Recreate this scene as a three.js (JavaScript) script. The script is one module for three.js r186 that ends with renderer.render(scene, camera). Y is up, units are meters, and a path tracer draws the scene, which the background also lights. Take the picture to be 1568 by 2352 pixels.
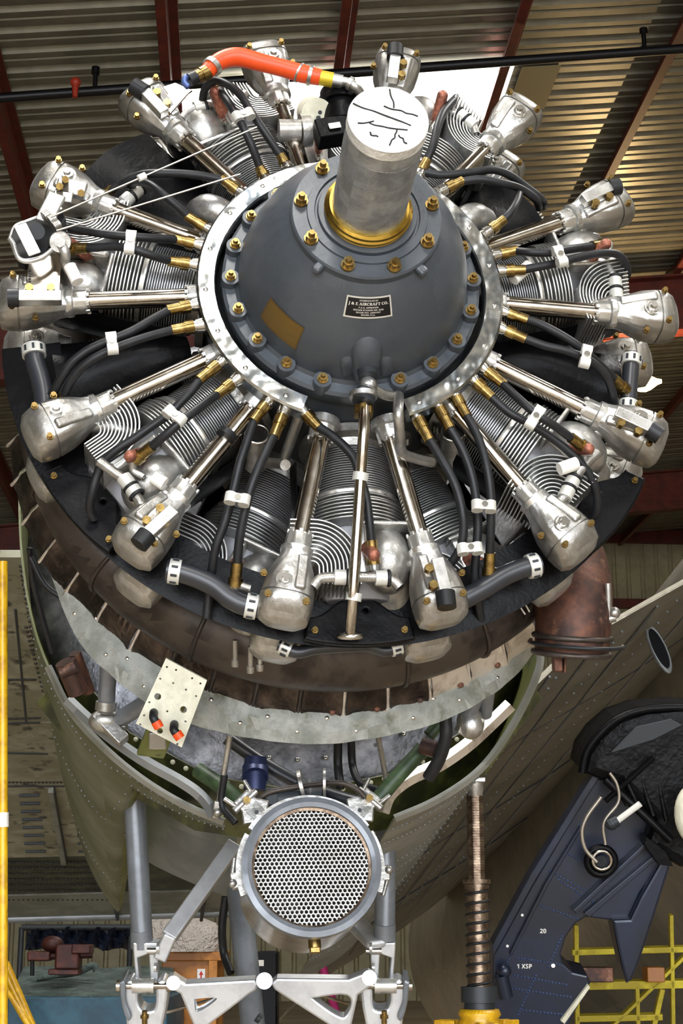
import * as THREE from 'three';
import { mergeGeometries, toCreasedNormals } from 'three/addons/utils/BufferGeometryUtils.js';
import { RoundedBoxGeometry } from 'three/addons/geometries/RoundedBoxGeometry.js';
import { RectAreaLightUniformsLib } from 'three/addons/lights/RectAreaLightUniformsLib.js';

// ---------- camera, sky, lights, exposure ----------
const FOCAL = 3600, MIDX = 784, MIDY = 1176, PITCH = THREE.MathUtils.degToRad(15), EYE = 1.3;
const scene = new THREE.Scene();
const camera = new THREE.PerspectiveCamera(THREE.MathUtils.radToDeg(2 * Math.atan(1176 / FOCAL)), 1568 / 2352, 0.05, 200);
camera.position.set(0, EYE, 0); camera.rotation.x = PITCH; camera.updateMatrixWorld();
const renderer = new THREE.WebGLRenderer({ antialias: true });
renderer.toneMapping = THREE.LinearToneMapping; renderer.toneMappingExposure = 1.2;
renderer.shadowMap.enabled = true;
RectAreaLightUniformsLib.init();
scene.background = new THREE.Color().setRGB(7.2, 7.6, 8.2);       // overcast sky beyond the hangar door
const HYAW = THREE.MathUtils.degToRad(4.05), SLOPE = 0.105, ROOF = EYE + 7.3;
const hw = (x, y, z) => new THREE.Vector3(x, y, z).applyAxisAngle(new THREE.Vector3(0, 1, 0), HYAW);   // hangar axes -> world
const roofY = x => ROOF + SLOPE * x;
// skylights: [hangar x, hangar z, width, length]
const SKYLIGHTS = [];
function skylight(x, z, w, l, power) { SKYLIGHTS.push([x, z, w, l, power]); }
const daylight = new THREE.Color(1, 0.985, 0.95);

// ---------- small tools ----------
const V = (x, y, z) => new THREE.Vector3(x, y, z);
let seed = 7; const rnd = () => { seed = (seed * 16807) % 2147483647; return seed / 2147483647; };
const used = {};
const numbered = n => { if (used[n] === undefined) { used[n] = 0; return n; } used[n]++; return n + '_' + String(used[n]).padStart(3, '0'); };
function boxUV(g) {                                                // uv in metres, from the side a face looks to
  const p = g.attributes.position, n = g.attributes.normal, uv = new Float32Array(p.count * 2);
  const per = g.index ? 1 : 3;                                     // one side for the whole triangle
  for (let i = 0; i < p.count; i += per) {
    let ax = 0, ay = 0, az = 0; for (let k = 0; k < per; k++) { ax += n.getX(i + k); ay += n.getY(i + k); az += n.getZ(i + k); } ax = Math.abs(ax); ay = Math.abs(ay); az = Math.abs(az);
    for (let k = i; k < i + per; k++) { let a, b; if (ax >= ay && ax >= az) { a = p.getZ(k); b = p.getY(k); } else if (ay >= az) { a = p.getX(k); b = p.getZ(k); } else { a = p.getX(k); b = p.getY(k); } uv[2 * k] = a; uv[2 * k + 1] = b; }
  }
  g.setAttribute('uv', new THREE.BufferAttribute(uv, 2)); return g;
}
const flat = g => { g = g.index ? g.toNonIndexed() : g; for (const k of Object.keys(g.attributes)) if (!['position', 'normal', 'uv'].includes(k)) g.deleteAttribute(k); return g; };
const join = list => list.length === 1 ? list[0] : mergeGeometries(list.map(g => { g = flat(g); if (!g.attributes.uv) boxUV(g); return g; }));
function mesh(name, geo, mat, parent, keepUV) {
  let g = Array.isArray(geo) ? join(geo) : geo;
  if (!keepUV && !g.userData.uvDone) { g = boxUV(flat(g)); g.userData.uvDone = true; }
  const m = new THREE.Mesh(g, mat); m.name = parent === scene ? numbered(name) : name; m.castShadow = m.receiveShadow = true; (parent || scene).add(m); return m;
}
function thing(name, label, category, group) { const o = new THREE.Group(); o.name = numbered(name); o.userData = { label, category }; if (group) o.userData.group = group; scene.add(o); return o; }
function one(name, geo, mat, label, category, group) { const m = mesh(name, geo, mat, scene); m.userData = { label, category }; if (group) m.userData.group = group; return m; }
function struct(name, geo, mat) { const m = mesh(name, geo, mat, scene); m.name = name; m.userData = { kind: 'structure' }; return m; }
const stuff = m => { m.userData.kind = 'stuff'; return m; };
const UPV = V(0, 1, 0);
function rod(a, b, r0, r1 = r0, seg = 16, open = false) {
  const d = b.clone().sub(a), g = new THREE.CylinderGeometry(r1, r0, d.length(), seg, 1, open);
  g.applyQuaternion(new THREE.Quaternion().setFromUnitVectors(UPV, d.normalize())); const c = a.clone().add(b).multiplyScalar(.5); g.translate(c.x, c.y, c.z); return g;
}
const hex = (a, b, r) => rod(a, b, r, r, 6).toNonIndexed();
const sph = (c, r, sx = 1, sy = 1, sz = 1) => { const g = new THREE.SphereGeometry(r, 20, 14); g.scale(sx, sy, sz); g.translate(c.x, c.y, c.z); return g; };
const hose = (pts, r, n = 40, rs = 12) => capped(new THREE.TubeGeometry(new THREE.CatmullRomCurve3(pts, false, 'centripetal'), n, r, rs, false), n, rs);
function capped(g, n, rs) { const idx = Array.from(g.index.array), e = n * (rs + 1); for (let i = 1; i < rs - 1; i++) { idx.push(0, i, i + 1); idx.push(e, e + i + 1, e + i); } g.setIndex(idx); return g; }
const rbox = (w, h, d, r = .004, c = V(0, 0, 0)) => { const g = new RoundedBoxGeometry(w, h, d, 2, Math.min(r, w / 2.01, h / 2.01, d / 2.01)); g.translate(c.x, c.y, c.z); return g; };
function barBetween(a, b, w, d, side, r = .003) {                  // box along a-b; side: direction of its width
  const y = b.clone().sub(a), L = y.length(); y.normalize(); const x = side.clone().addScaledVector(y, -side.dot(y)).normalize(), z = x.clone().cross(y);
  const g = rbox(w, L, d, r); g.applyMatrix4(new THREE.Matrix4().makeBasis(x, y, z)); const c = a.clone().add(b).multiplyScalar(.5); g.translate(c.x, c.y, c.z); return g;
}
function latheZ(prof, a0 = 0, a1 = Math.PI * 2, seg = 96, caps = true, crease = .6) {   // profile [[r,z],...] about z; closed profile gets end caps
  const pos = [], idx = [], n = prof.length, full = Math.abs(a1 - a0 - Math.PI * 2) < 1e-6;
  for (let i = 0; i <= seg; i++) { const a = a0 + (a1 - a0) * i / seg, c = Math.cos(a), s = Math.sin(a); for (const [r, z] of prof) pos.push(r * c, r * s, z); }
  for (let i = 0; i < seg; i++) for (let j = 0; j < n - 1; j++) { const p = i * n + j, q = p + n; idx.push(p, p + 1, q, q, p + 1, q + 1); }
  if (!full && caps) for (const i of [0, seg]) { const tri = THREE.ShapeUtils.triangulateShape(prof.slice(0, -1).map(p => new THREE.Vector2(p[0], p[1])), []); for (const [x, y, z] of tri) idx.push(i * n + x, i * n + (i ? y : z), i * n + (i ? z : y)); }
  const g = new THREE.BufferGeometry(); g.setAttribute('position', new THREE.Float32BufferAttribute(pos, 3)); g.setIndex(idx);
  return toCreasedNormals(g, crease);
}
function sweep(pts, radii, seg = 40, rs = 20, flatten = 1) {        // round tube of changing radius
  const c = new THREE.CatmullRomCurve3(pts, false, 'centripetal'), fr = c.computeFrenetFrames(seg, false), pos = [], idx = [];
  const rc = t => { const k = t * (radii.length - 1), i = Math.min(Math.floor(k), radii.length - 2), f = k - i; return radii[i] * (1 - f) + radii[i + 1] * f; };
  for (let i = 0; i <= seg; i++) { const P = c.getPointAt(i / seg), r = rc(i / seg); for (let j = 0; j <= rs; j++) { const a = j / rs * Math.PI * 2; const v = P.clone().addScaledVector(fr.normals[i], r * Math.cos(a)).addScaledVector(fr.binormals[i], r * flatten * Math.sin(a)); pos.push(v.x, v.y, v.z); } }
  for (let i = 0; i < seg; i++) for (let j = 0; j < rs; j++) { const p = i * (rs + 1) + j, q = p + rs + 1; idx.push(p, q, p + 1, q, q + 1, p + 1); }
  const g = new THREE.BufferGeometry(); g.setAttribute('position', new THREE.Float32BufferAttribute(pos, 3)); g.setIndex(idx); g.computeVertexNormals(); return capped(g, seg, rs);
}
function loft(secs, n = 28, pw = 3) {                              // rounded-box sections along y: [y, halfX, halfZ, offX, offZ]
  const pos = [], idx = [];
  for (const [y, a, b, ox = 0, oz = 0] of secs) for (let j = 0; j < n; j++) { const t = j / n * Math.PI * 2, c = Math.cos(t), s = Math.sin(t); pos.push(ox + a * Math.sign(c) * Math.abs(c) ** (2 / pw), y, oz + b * Math.sign(s) * Math.abs(s) ** (2 / pw)); }
  for (let i = 0; i < secs.length - 1; i++) for (let j = 0; j < n; j++) { const p = i * n + j, q = i * n + (j + 1) % n; idx.push(p, p + n, q, q, p + n, q + n); }
  for (let j = 1; j < n - 1; j++) { const e = (secs.length - 1) * n; idx.push(0, j, j + 1, e, e + j + 1, e + j); }
  const g = new THREE.BufferGeometry(); g.setAttribute('position', new THREE.Float32BufferAttribute(pos, 3)); g.setIndex(idx); return toCreasedNormals(g, .75);
}
function sheet(grid, th = .003) {                                  // thick sheet from rows of points
  const R = grid.length, C = grid[0].length, pos = [], idx = [], nor = [];
  const at = (i, j) => grid[Math.max(0, Math.min(R - 1, i))][Math.max(0, Math.min(C - 1, j))];
  for (let i = 0; i < R; i++) for (let j = 0; j < C; j++) nor.push(at(i, j + 1).clone().sub(at(i, j - 1)).cross(at(i + 1, j).clone().sub(at(i - 1, j))).normalize());
  for (const k of [0, 1]) for (let i = 0; i < R; i++) for (let j = 0; j < C; j++) { const p = grid[i][j].clone().addScaledVector(nor[i * C + j], k ? -th : 0); pos.push(p.x, p.y, p.z); }
  const N = R * C, q = (a, b, c, d) => idx.push(a, b, c, c, b, d);
  for (let i = 0; i < R - 1; i++) for (let j = 0; j < C - 1; j++) { const a = i * C + j; q(a, a + 1, a + C, a + C + 1); q(N + a + 1, N + a, N + a + C + 1, N + a + C); }
  for (let j = 0; j < C - 1; j++) { q(N + j, N + j + 1, j, j + 1); const a = (R - 1) * C + j; q(a, a + 1, N + a, N + a + 1); }
  for (let i = 0; i < R - 1; i++) { const a = i * C; q(a, a + C, N + a, N + a + C); const b = a + C - 1; q(N + b, N + b + C, b, b + C); }
  const g = new THREE.BufferGeometry(); g.setAttribute('position', new THREE.Float32BufferAttribute(pos, 3)); g.setIndex(idx); return toCreasedNormals(g, .6);
}
// ---------- from photo pixels to places ----------
const camR = new THREE.Matrix4().makeRotationX(PITCH);
const ray = (x, y) => V((x - MIDX) / FOCAL, (MIDY - y) / FOCAL, -1).transformDirection(camR).multiplyScalar(Math.hypot((x - MIDX) / FOCAL, (MIDY - y) / FOCAL, 1));
const wd = (x, y, d) => ray(x, y).multiplyScalar(d).add(camera.position);          // at camera depth d
const onFloor = (x, y, h = 0) => { const r = ray(x, y); return r.multiplyScalar((h - EYE) / r.y).add(camera.position); };
// engine axes: x right, y up, z along the shaft to the nose; origin in the plane of the front cylinder row
const ENG = new THREE.Matrix4().makeBasis(V(.9919, -.0052, -.1272), V(-.0493, .9057, -.4211), V(.1174, .424, .898)).premultiply(camR).setPosition(V(.008, .3477, -2.6806).applyMatrix4(camR).add(camera.position));
const ENGI = ENG.clone().invert();
function eng(x, y, z) { const o = camera.position.clone().applyMatrix4(ENGI), d = ray(x, y).transformDirection(ENGI); return o.addScaledVector(d, (z - o.z) / d.z); }
const toWorld = p => p.clone().applyMatrix4(ENG), toEng = p => p.clone().applyMatrix4(ENGI);
const we = (x, y, d) => toEng(wd(x, y, d));                                          // pixel at camera depth d, in engine axes
function onEngine(o) { o.applyMatrix4(ENG); return o; }
const pol = (r, deg, z) => V(r * Math.cos(deg * Math.PI / 180), r * Math.sin(deg * Math.PI / 180), z);

// ---------- materials ----------
function noise2(size, cells, sd) {
  let s = sd * 7919 + 13; const rn = () => { s = (s * 16807) % 2147483647; return s / 2147483647; };
  const L = []; for (let i = 0; i < cells * cells; i++) L.push(rn());
  return (u, v) => { const x = u * cells, y = v * cells, i = Math.floor(x), j = Math.floor(y), f = x - i, g = y - j, sm = t => t * t * (3 - 2 * t), a = sm(f), b = sm(g), q = (m, n) => L[((n % cells + cells) % cells) * cells + (m % cells + cells) % cells];
    return (q(i, j) * (1 - a) + q(i + 1, j) * a) * (1 - b) + (q(i, j + 1) * (1 - a) + q(i + 1, j + 1) * a) * b; };
}
function tex(size, per, fn, srgb = true) {                          // square texture, `per` repeats per metre
  const d = new Uint8Array(size * size * 4);
  for (let y = 0; y < size; y++) for (let x = 0; x < size; x++) { const c = fn(x / size, y / size, x, y), k = (y * size + x) * 4; for (let i = 0; i < 3; i++) d[k + i] = Math.max(0, Math.min(255, (Array.isArray(c) ? c[i] : c) * 255)); d[k + 3] = 255; }
  const t = new THREE.DataTexture(d, size, size); t.wrapS = t.wrapT = THREE.RepeatWrapping; t.magFilter = THREE.LinearFilter; t.minFilter = THREE.LinearMipmapLinearFilter; t.generateMipmaps = true; t.repeat.set(per, per); if (srgb) t.colorSpace = THREE.SRGBColorSpace; t.needsUpdate = true; return t;
}
const fbm = (sd, c0 = 4) => { const n = [noise2(0, c0, sd), noise2(0, c0 * 2, sd + 1), noise2(0, c0 * 5, sd + 2), noise2(0, c0 * 13, sd + 3)]; return (u, v) => n[0](u, v) * .4 + n[1](u, v) * .28 + n[2](u, v) * .2 + n[3](u, v) * .12; };
const mixc = (a, b, t) => a.map((v, i) => v + (b[i] - v) * Math.max(0, Math.min(1, t)));
const hexc = h => [(h >> 16 & 255) / 255, (h >> 8 & 255) / 255, (h & 255) / 255];
const mottle = (a, b, sd, per, lo = .35, hi = .65, size = 256, c0 = 4) => { const f = fbm(sd, c0), A = hexc(a), B = hexc(b); return tex(size, per, (u, v) => mixc(A, B, (f(u, v) - lo) / (hi - lo))); };
const grain = (() => { const f = fbm(91, 8); return per => tex(256, per, (u, v) => f(u, v), false); })();
const bumpFine = grain(14), bumpCoarse = grain(5), roughMap = (() => { const f = fbm(33, 6); return tex(256, 6, (u, v) => { const k = .55 + .45 * f(u, v) * 1.6; return [1, k, 1]; }, false); })();
const std = o => new THREE.MeshStandardMaterial(o), phy = o => new THREE.MeshPhysicalMaterial(o);
const M = {
  cast: std({ map: mottle(0xc4c4c2, 0x9b9892, 3, 5), metalness: .85, roughness: .42, roughnessMap: roughMap, bumpMap: bumpFine, bumpScale: .0006 }),
  alu: std({ map: mottle(0xdcdcda, 0xc0beb8, 5, 6), metalness: .8, roughness: .34, roughnessMap: roughMap }),
  steel: std({ map: mottle(0xc9c3ba, 0x9f968a, 8, 4), metalness: 1, roughness: .2, roughnessMap: roughMap }),
  polished: std({ map: mottle(0xc2c2be, 0x7d858d, 12, 7, .3, .7), metalness: 1, roughness: .22, bumpMap: (() => { const n = noise2(0, 7, 771), m = noise2(0, 17, 773); return tex(256, 5, (u, v) => n(u, v) * .7 + m(u, v) * .3, false); })(), bumpScale: .003 }),
  fin: std({ map: mottle(0xdededc, 0xc4c4c0, 15, 8), metalness: .95, roughness: .42 }),
  barrel: std({ color: 0x9a9b9c, metalness: .6, roughness: .36 }),
  headCast: std({ color: 0x86868a, metalness: .5, roughness: .5 }),
  nose: phy({ map: mottle(0x444a51, 0x3b4148, 21, 3), metalness: .1, roughness: .38, clearcoat: .35, clearcoatRoughness: .3, bumpMap: bumpFine, bumpScale: .0004 }),
  noseDark: std({ color: 0x2b2f33, metalness: .2, roughness: .5 }),
  black: phy({ color: 0x08080a, metalness: 0, roughness: .4, specularIntensity: .28, bumpMap: bumpCoarse, bumpScale: .0012 }),
  rubber: phy({ map: mottle(0x202124, 0x17181a, 25, 20), roughness: .45, specularIntensity: .7 }),
  hoseGrey: phy({ color: 0x24262c, roughness: .4, clearcoat: .3, clearcoatRoughness: .3 }),
  brass: std({ map: mottle(0xb0965c, 0x826c42, 28, 20), metalness: 1, roughness: .3 }),
  gold: std({ color: 0xc2a04a, metalness: 1, roughness: .26 }),
  copper: std({ map: mottle(0xb8745c, 0x6f4438, 31, 20), metalness: .45, roughness: .5 }),
  nickel: std({ color: 0xc8c6c0, metalness: 1, roughness: .24 }),
  clampW: std({ color: 0xd0cfc8, metalness: .3, roughness: .4 }),
  exhaust: std({ map: mottle(0x544943, 0x352d29, 41, 3), metalness: .55, roughness: .5, roughnessMap: roughMap }),
  rust: std({ map: (() => { const f = fbm(44, 4), g = fbm(51, 9), A = hexc(0x6b4636), B = hexc(0x3d2c28), C = hexc(0x8d6a52); return tex(512, 3, (u, v) => mixc(mixc(A, B, (f(u, v) - .38) * 4), C, (g(u, v) - .6) * 5)); })(), metalness: .5, roughness: .55, bumpMap: bumpFine, bumpScale: .0006 }),
  fabric: std({ map: (() => { const f = fbm(61, 5), A = hexc(0xb0b2ac), B = hexc(0x8b8e86), C = hexc(0x6b6a5a); return tex(512, 4, (u, v, x, y) => { const w = (((x >> 1) & 1) ^ ((y >> 2) & 1)) * .08; return mixc(mixc(A, B, (f(u, v) - .35) * 3), C, (f(v, u) - .66) * 4).map(k => k - w); }); })(), roughness: .85, bumpMap: tex(128, 30, (u, v, x, y) => (((x >> 3) & 1) ^ ((y >> 3) & 1)) * .5 + .25, false), bumpScale: .001 }),
  nacelle: std({ map: mottle(0x9fa09a, 0x80827a, 71, 1.5), metalness: .35, roughness: .5 }),
  chromate: std({ map: (() => { const f = fbm(75, 4), g = fbm(79, 10), A = hexc(0x666c36), B = hexc(0x7d8058), C = hexc(0x353521); return tex(512, 1.4, (u, v) => mixc(mixc(A, B, (f(u, v) - .45) * 4), C, (g(u, v) - .58) * 5)); })(), metalness: .15, roughness: .55 }),
  skin: std({ map: mottle(0x8d9192, 0x74787a, 81, 1.2), metalness: .35, roughness: .45 }),
  shroud: std({ map: mottle(0x6a5d55, 0x2e2926, 85, 4, .3, .7), metalness: .85, roughness: .3, bumpMap: bumpCoarse, bumpScale: .004 }),
  bright: std({ map: mottle(0xe8e2da, 0xa89c92, 87, 5, .4, .75), metalness: .8, roughness: .3 }),
  gearPaint: phy({ map: mottle(0x7e838a, 0x6d7177, 91, 3), metalness: .3, roughness: .34, clearcoat: .2 }),
  cream: std({ map: mottle(0xd8d5c0, 0xc4c1ac, 93, 8), roughness: .5 }),
  orange: std({ color: 0xe04a12, roughness: .42 }),
  yellowFit: std({ color: 0xd0b52e, metalness: .4, roughness: .4 }),
  blueFit: std({ color: 0x5a6fa8, metalness: .5, roughness: .4 }),
  greenPaint: std({ map: mottle(0x3c5230, 0x26361f, 95, 10), roughness: .5 }),
  yellow: phy({ map: mottle(0xe0b012, 0xb98a0c, 97, 6), roughness: .4, clearcoat: .2 }),
  jackSteel: std({ map: mottle(0x8d7c68, 0x57473a, 99, 12), metalness: .8, roughness: .35 }),
  navy: phy({ map: mottle(0x172238, 0x101828, 101, 2), metalness: .2, roughness: .36, clearcoat: .3, clearcoatRoughness: .3 }),
  blackCloth: phy({ color: 0x08090c, roughness: .5, specularIntensity: .4, bumpMap: grain(2), bumpScale: .008 }),
  white: std({ color: 0xe8e6e0, roughness: .5 }),
  tape: std({ map: mottle(0xf2f1ee, 0xdcdcd8, 103, 20), metalness: .3, roughness: .45, bumpMap: bumpCoarse, bumpScale: .006 }),
  wire: std({ color: 0xb4aea4, metalness: .9, roughness: .35 })
};
M.exhaust.map = mottle(0x4f4741, 0x2e2926, 41, 3); M.forged = std({ map: mottle(0xd0d2d4, 0xb9bbbf, 107, 3), metalness: .7, roughness: .4 }); M.shroud.side = THREE.DoubleSide;
// ---------- the hangar ----------
const HM = {
  roof: std({ map: mottle(0x8c897b, 0x7b786c, 201, .6), metalness: .5, roughness: .38 }),
  redSteel: std({ map: mottle(0x6a2a1e, 0x51211a, 203, 2), roughness: .5 }),
  wall: std({ map: mottle(0xb5ae8c, 0xa39c7c, 205, .5), metalness: .15, roughness: .5 }),
  floor: std({ map: (() => { const f = fbm(207, 4); return tex(512, .25, (u, v) => mixc(hexc(0xc8b9a2), hexc(0xa89a86), (f(u, v) - .35) * 3)); })(), roughness: .42 }),
  pipe: std({ color: 0x16161a, metalness: .4, roughness: .4 }),
  glow: std({ color: 0xf4f4f0, roughness: .6, emissive: 0xfffdf4, emissiveIntensity: 3 }),
  fiberglass: std({ color: 0x8d8664, roughness: .6 })
};
const toH = v => v.clone().applyAxisAngle(UPV, -HYAW);
function hroof(x, y, drop = 0) { const d = toH(ray(x, y)), o = toH(camera.position), t = (ROOF - drop - o.y + SLOPE * o.x) / (d.y - SLOPE * d.x); return o.addScaledVector(d, t); }
function hz(x, y, z) { const d = toH(ray(x, y)), o = toH(camera.position); return o.addScaledVector(d, (z - o.z) / d.z); }
const H = o => { o.rotation.y = HYAW; return o; };
const XL = -16, XR = 18, ZF = 9, ZB = hroof(1450, 1228).z;
{ // ribbed roof sheet
  const prof = [], pitch = .305, n = Math.floor((ZF - ZB) / pitch);
  for (let i = 0; i < n; i++) { const z = ZF - i * pitch; prof.push([z, 0], [z - .03, .042], [z - .075, .042], [z - .105, 0], [z - .17, 0], [z - .18, .012], [z - .205, .012], [z - .215, 0]); }
  prof.push([ZB - .2, 0]);
  const pos = [], idx = [], m = prof.length;
  for (const x of [XL, XR]) for (const up of [0, .06]) for (const [z, h] of prof) pos.push(x, roofY(x) + h + up, z);
  for (let j = 0; j < m - 1; j++) { idx.push(j, 2 * m + j, j + 1, j + 1, 2 * m + j, 2 * m + j + 1); const a = m + j, b = 3 * m + j; idx.push(a, a + 1, b, b, a + 1, b + 1); }
  const g = new THREE.BufferGeometry(); g.setAttribute('position', new THREE.Float32BufferAttribute(pos, 3)); g.setIndex(idx);
  H(struct('ceiling', toCreasedNormals(g, .1), HM.roof));
}
const px = [[-37, 100], [395, 100], [800, 100], [1186, 100], [1503, 200]].map(p => hroof(...p, .15).x);
const step = (px[4] - px[0]) / 4;
for (let i = -6; i < 12; i++) {
  const x = px[0] + step * i; if (x < XL + .2 || x > XR - .2) continue;
  const y = roofY(x) - .01, w = .085, zc = (ZF + ZB) / 2, L = ZF - ZB - .02;
  const g = [rbox(.012, .21, L, .004, V(x, y - .105, zc)), rbox(w, .012, L, .004, V(x + w / 2, y - .006, zc)), rbox(w, .012, L, .004, V(x - w / 2 + .006, y - .21, zc)), rbox(.012, .03, L, .004, V(x - w + .012, y - .2, zc))];
  const m = H(mesh('roof_purlin', g, HM.redSteel, scene)); m.userData.kind = 'structure';
}
for (const z of [hroof(1500, 690, .5).z, hroof(1500, 1120, .5).z, 1.5]) {
  const g = []; const c = (XL + XR) / 2, ln = (XR - XL - .1) * Math.hypot(1, SLOPE);
  for (const [dy, w, h] of [[-.24, .26, .03], [-.58, .015, .66], [-.92, .26, .03]]) g.push(rbox(ln, h, w, .004, V(0, dy, 0)));
  const gg = join(g); gg.rotateZ(Math.atan(SLOPE)); gg.translate(c, roofY(c), z);
  const m = H(mesh('roof_rafter', gg, HM.redSteel, scene)); m.userData.kind = 'structure';
}
H(struct('floor', rbox(XR - XL + .4, .2, ZF - ZB + .4 + 8, .01, V((XL + XR) / 2, -.1, (ZF + ZB) / 2 + 4)), HM.floor));
function ribWall(name, len, h, mat) { // ribbed sheet in x-y, facing +z
  const pos = [], idx = [], prof = []; for (let x = 0; x < len; x += .305) prof.push([x, 0], [x + .2, 0], [x + .23, .035], [x + .275, .035]);
  prof.push([len, 0]); const m = prof.length;
  for (const y of [0, h]) for (const k of [0, -.12]) for (const [x, z] of prof) pos.push(x - len / 2, y, (k ? 0 : z) + k);
  for (let j = 0; j < m - 1; j++) { idx.push(j, j + 1, 2 * m + j, 2 * m + j, j + 1, 2 * m + j + 1); const a = m + j, b = 3 * m + j; idx.push(a, b, a + 1, a + 1, b, b + 1); }
  const g = new THREE.BufferGeometry(); g.setAttribute('position', new THREE.Float32BufferAttribute(pos, 3)); g.setIndex(idx); return toCreasedNormals(g, .1);
}
{ const g = ribWall('', XR - XL, roofY(XR) + .2, HM.wall); g.translate((XL + XR) / 2, 0, ZB); H(struct('wall_back', g, HM.wall));
  for (const s of [-1, 1]) { const x = s < 0 ? XL : XR, g2 = ribWall('', ZF - ZB + .2, roofY(x) + .05, HM.wall); g2.rotateY(-s * Math.PI / 2); g2.translate(x, 0, (ZF + ZB) / 2); H(struct(s < 0 ? 'wall_left' : 'wall_right', g2, HM.wall)); }
  const dw = 14, dh = 5.6, t = .2; // front wall with the open hangar door behind the camera
  H(struct('wall_front', [rbox(-dw / 2 - XL, roofY(0) + 2, t, .01, V((XL - dw / 2) / 2, roofY(0) / 2 + 1, ZF)), rbox(XR - dw / 2, roofY(0) + 2, t, .01, V((XR + dw / 2) / 2, roofY(0) / 2 + 1, ZF)), rbox(dw, roofY(0) + 2 - dh, t, .01, V(0, (roofY(0) + 2 + dh) / 2, ZF))], HM.wall));
  const b = hz(1450, 1384, ZB + .25); H(mesh('trim_1', rbox(XR - XL - .3, .2, .12, .005, V((XL + XR) / 2, b.y, ZB + .12)), HM.redSteel, scene)).userData.kind = 'structure';
  const b2 = hz(1450, 1228, ZB + .25); H(mesh('trim_2', rbox(XR - XL - .3, .3, .12, .005, V((XL + XR) / 2, b2.y, ZB + .12)), HM.redSteel, scene)).userData.kind = 'structure';
}
{ // skylights of translucent sheet between the purlins; only the first is in view
  const a = hroof(447, 200), b = hroof(1150, 150), c = hroof(780, 287), z0 = a.z * .5 + b.z * .5 + .15, z1 = c.z;
  const list = [[(a.x + b.x) / 2, (z0 + z1) / 2, b.x - a.x + .25, Math.abs(z0 - z1), 26]];
  const xm = (a.x + b.x) / 2; for (const [x, z] of [[xm - step * 2, -2.6], [xm + step * 2, -4.2], [xm - step * 1, 3.2], [xm + step * 3, 2.4]]) list.push([x, z, b.x - a.x, 2.2, 26]);  // unseen extra skylights, added to brighten the shaft and tubes from above
  list.forEach(([x, z, w, l, p], i) => {
    const g = rbox(w, .012, l, .004); g.rotateZ(Math.atan(SLOPE)); g.translate(x, roofY(x) - .03, z);
    const m = H(mesh('window_' + (i + 1), g, HM.glow, scene)); m.userData.kind = 'structure';
    const L = new THREE.RectAreaLight(daylight, p, w, l); L.position.copy(hw(x, roofY(x) - .06, z)); L.lookAt(L.position.clone().add(V(0, -1, 0))); L.name = 'skylight'; scene.add(L);
  });
  const f = [hroof(1198, 150), hroof(1290, 140), hroof(1250, 245)], g = rbox(f[1].x - f[0].x, .012, Math.abs(f[0].z - f[2].z), .004); g.rotateZ(Math.atan(SLOPE)); g.translate((f[0].x + f[1].x) / 2, roofY((f[0].x + f[1].x) / 2) - .02, (f[0].z + f[2].z) / 2);
  H(mesh('roof_patch', g, HM.fiberglass, scene)).userData.kind = 'structure';
}
{ // sprinkler pipe under the purlins
  const a = hroof(-60, 229, .35), b = hroof(1640, 107, .35), o = thing('sprinkler_pipe', 'long black sprinkler pipe slung under the roof purlins', 'pipe'); o.rotation.y = HYAW;
  mesh('pipe', rod(a, b, .042), HM.pipe, o);
  for (const [x, y] of [[218, 212], [1480, 118]]) { const p = hroof(x, y, .35), k = (p.x - a.x) / (b.x - a.x), q = a.clone().lerp(b, k); mesh('hanger', [rod(q, q.clone().add(V(0, .22, 0)), .02), rod(q.clone().add(V(0, .16, 0)), q.clone().add(V(0, .22, 0)), .035)], HM.pipe, o); }
  const p = hroof(174, 210, .35), q = a.clone().lerp(b, (p.x - a.x) / (b.x - a.x)); mesh('sprinkler_head', [rod(q.clone().add(V(0, .08, .06)), q.clone().add(V(0, -.08, .06)), .035, .02), sph(q.clone().add(V(0, .06, .06)), .045)], std({ color: 0xa8341c, roughness: .5 }), o);
}
{ // high-bay lamp
  const RZ = hroof(1500, 690, .5).z, ph = hz(1480, 880, RZ), p = hw(ph.x, ph.y, ph.z), o = thing('hangar_lamp', 'glowing warm bulb of a hanging high bay hangar lamp', 'lamp');
  const glow = std({ color: 0xffe9c0, emissive: 0xffd890, emissiveIntensity: 14 });
  const g = new THREE.LatheGeometry([[0, -.12], [.035, -.115], [.075, -.06], [.085, 0], [.07, .05], [.03, .12], [.02, .16]].map(a => new THREE.Vector2(...a)), 24); g.scale(1.25, 1.25, 1.25); g.rotateZ(-1.45); g.translate(p.x, p.y, p.z);
  mesh('bulb', g, glow, o); mesh('socket', rod(p.clone().add(V(-.12, .02, 0)), p.clone().add(V(-.26, .03, 0)), .04), HM.pipe, o);
  const top = p.clone().add(V(-.22, .02, 0)); mesh('stem', rod(top, V(top.x, roofY(toH(top).x) - .93, top.z), .012), HM.pipe, o);
  const L = new THREE.PointLight(0xffd9a0, 10); L.position.copy(p); L.castShadow = true; scene.add(L);
}
// ---------- the radial engine ----------
const engine = onEngine(thing('radial_engine', 'big two-row radial aircraft engine with dark grey dome nose and silver finned cylinders', 'engine'));
const TAU = Math.PI * 2, D2R = Math.PI / 180;
mesh('crankcase', latheZ([[.05, -.48], [.27, -.48], [.27, -.36], [.236, -.27], [.236, .0], [.225, .02], [.21, .046], [.05, .046]], 0, TAU, 72), M.noseDark, engine);
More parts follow.
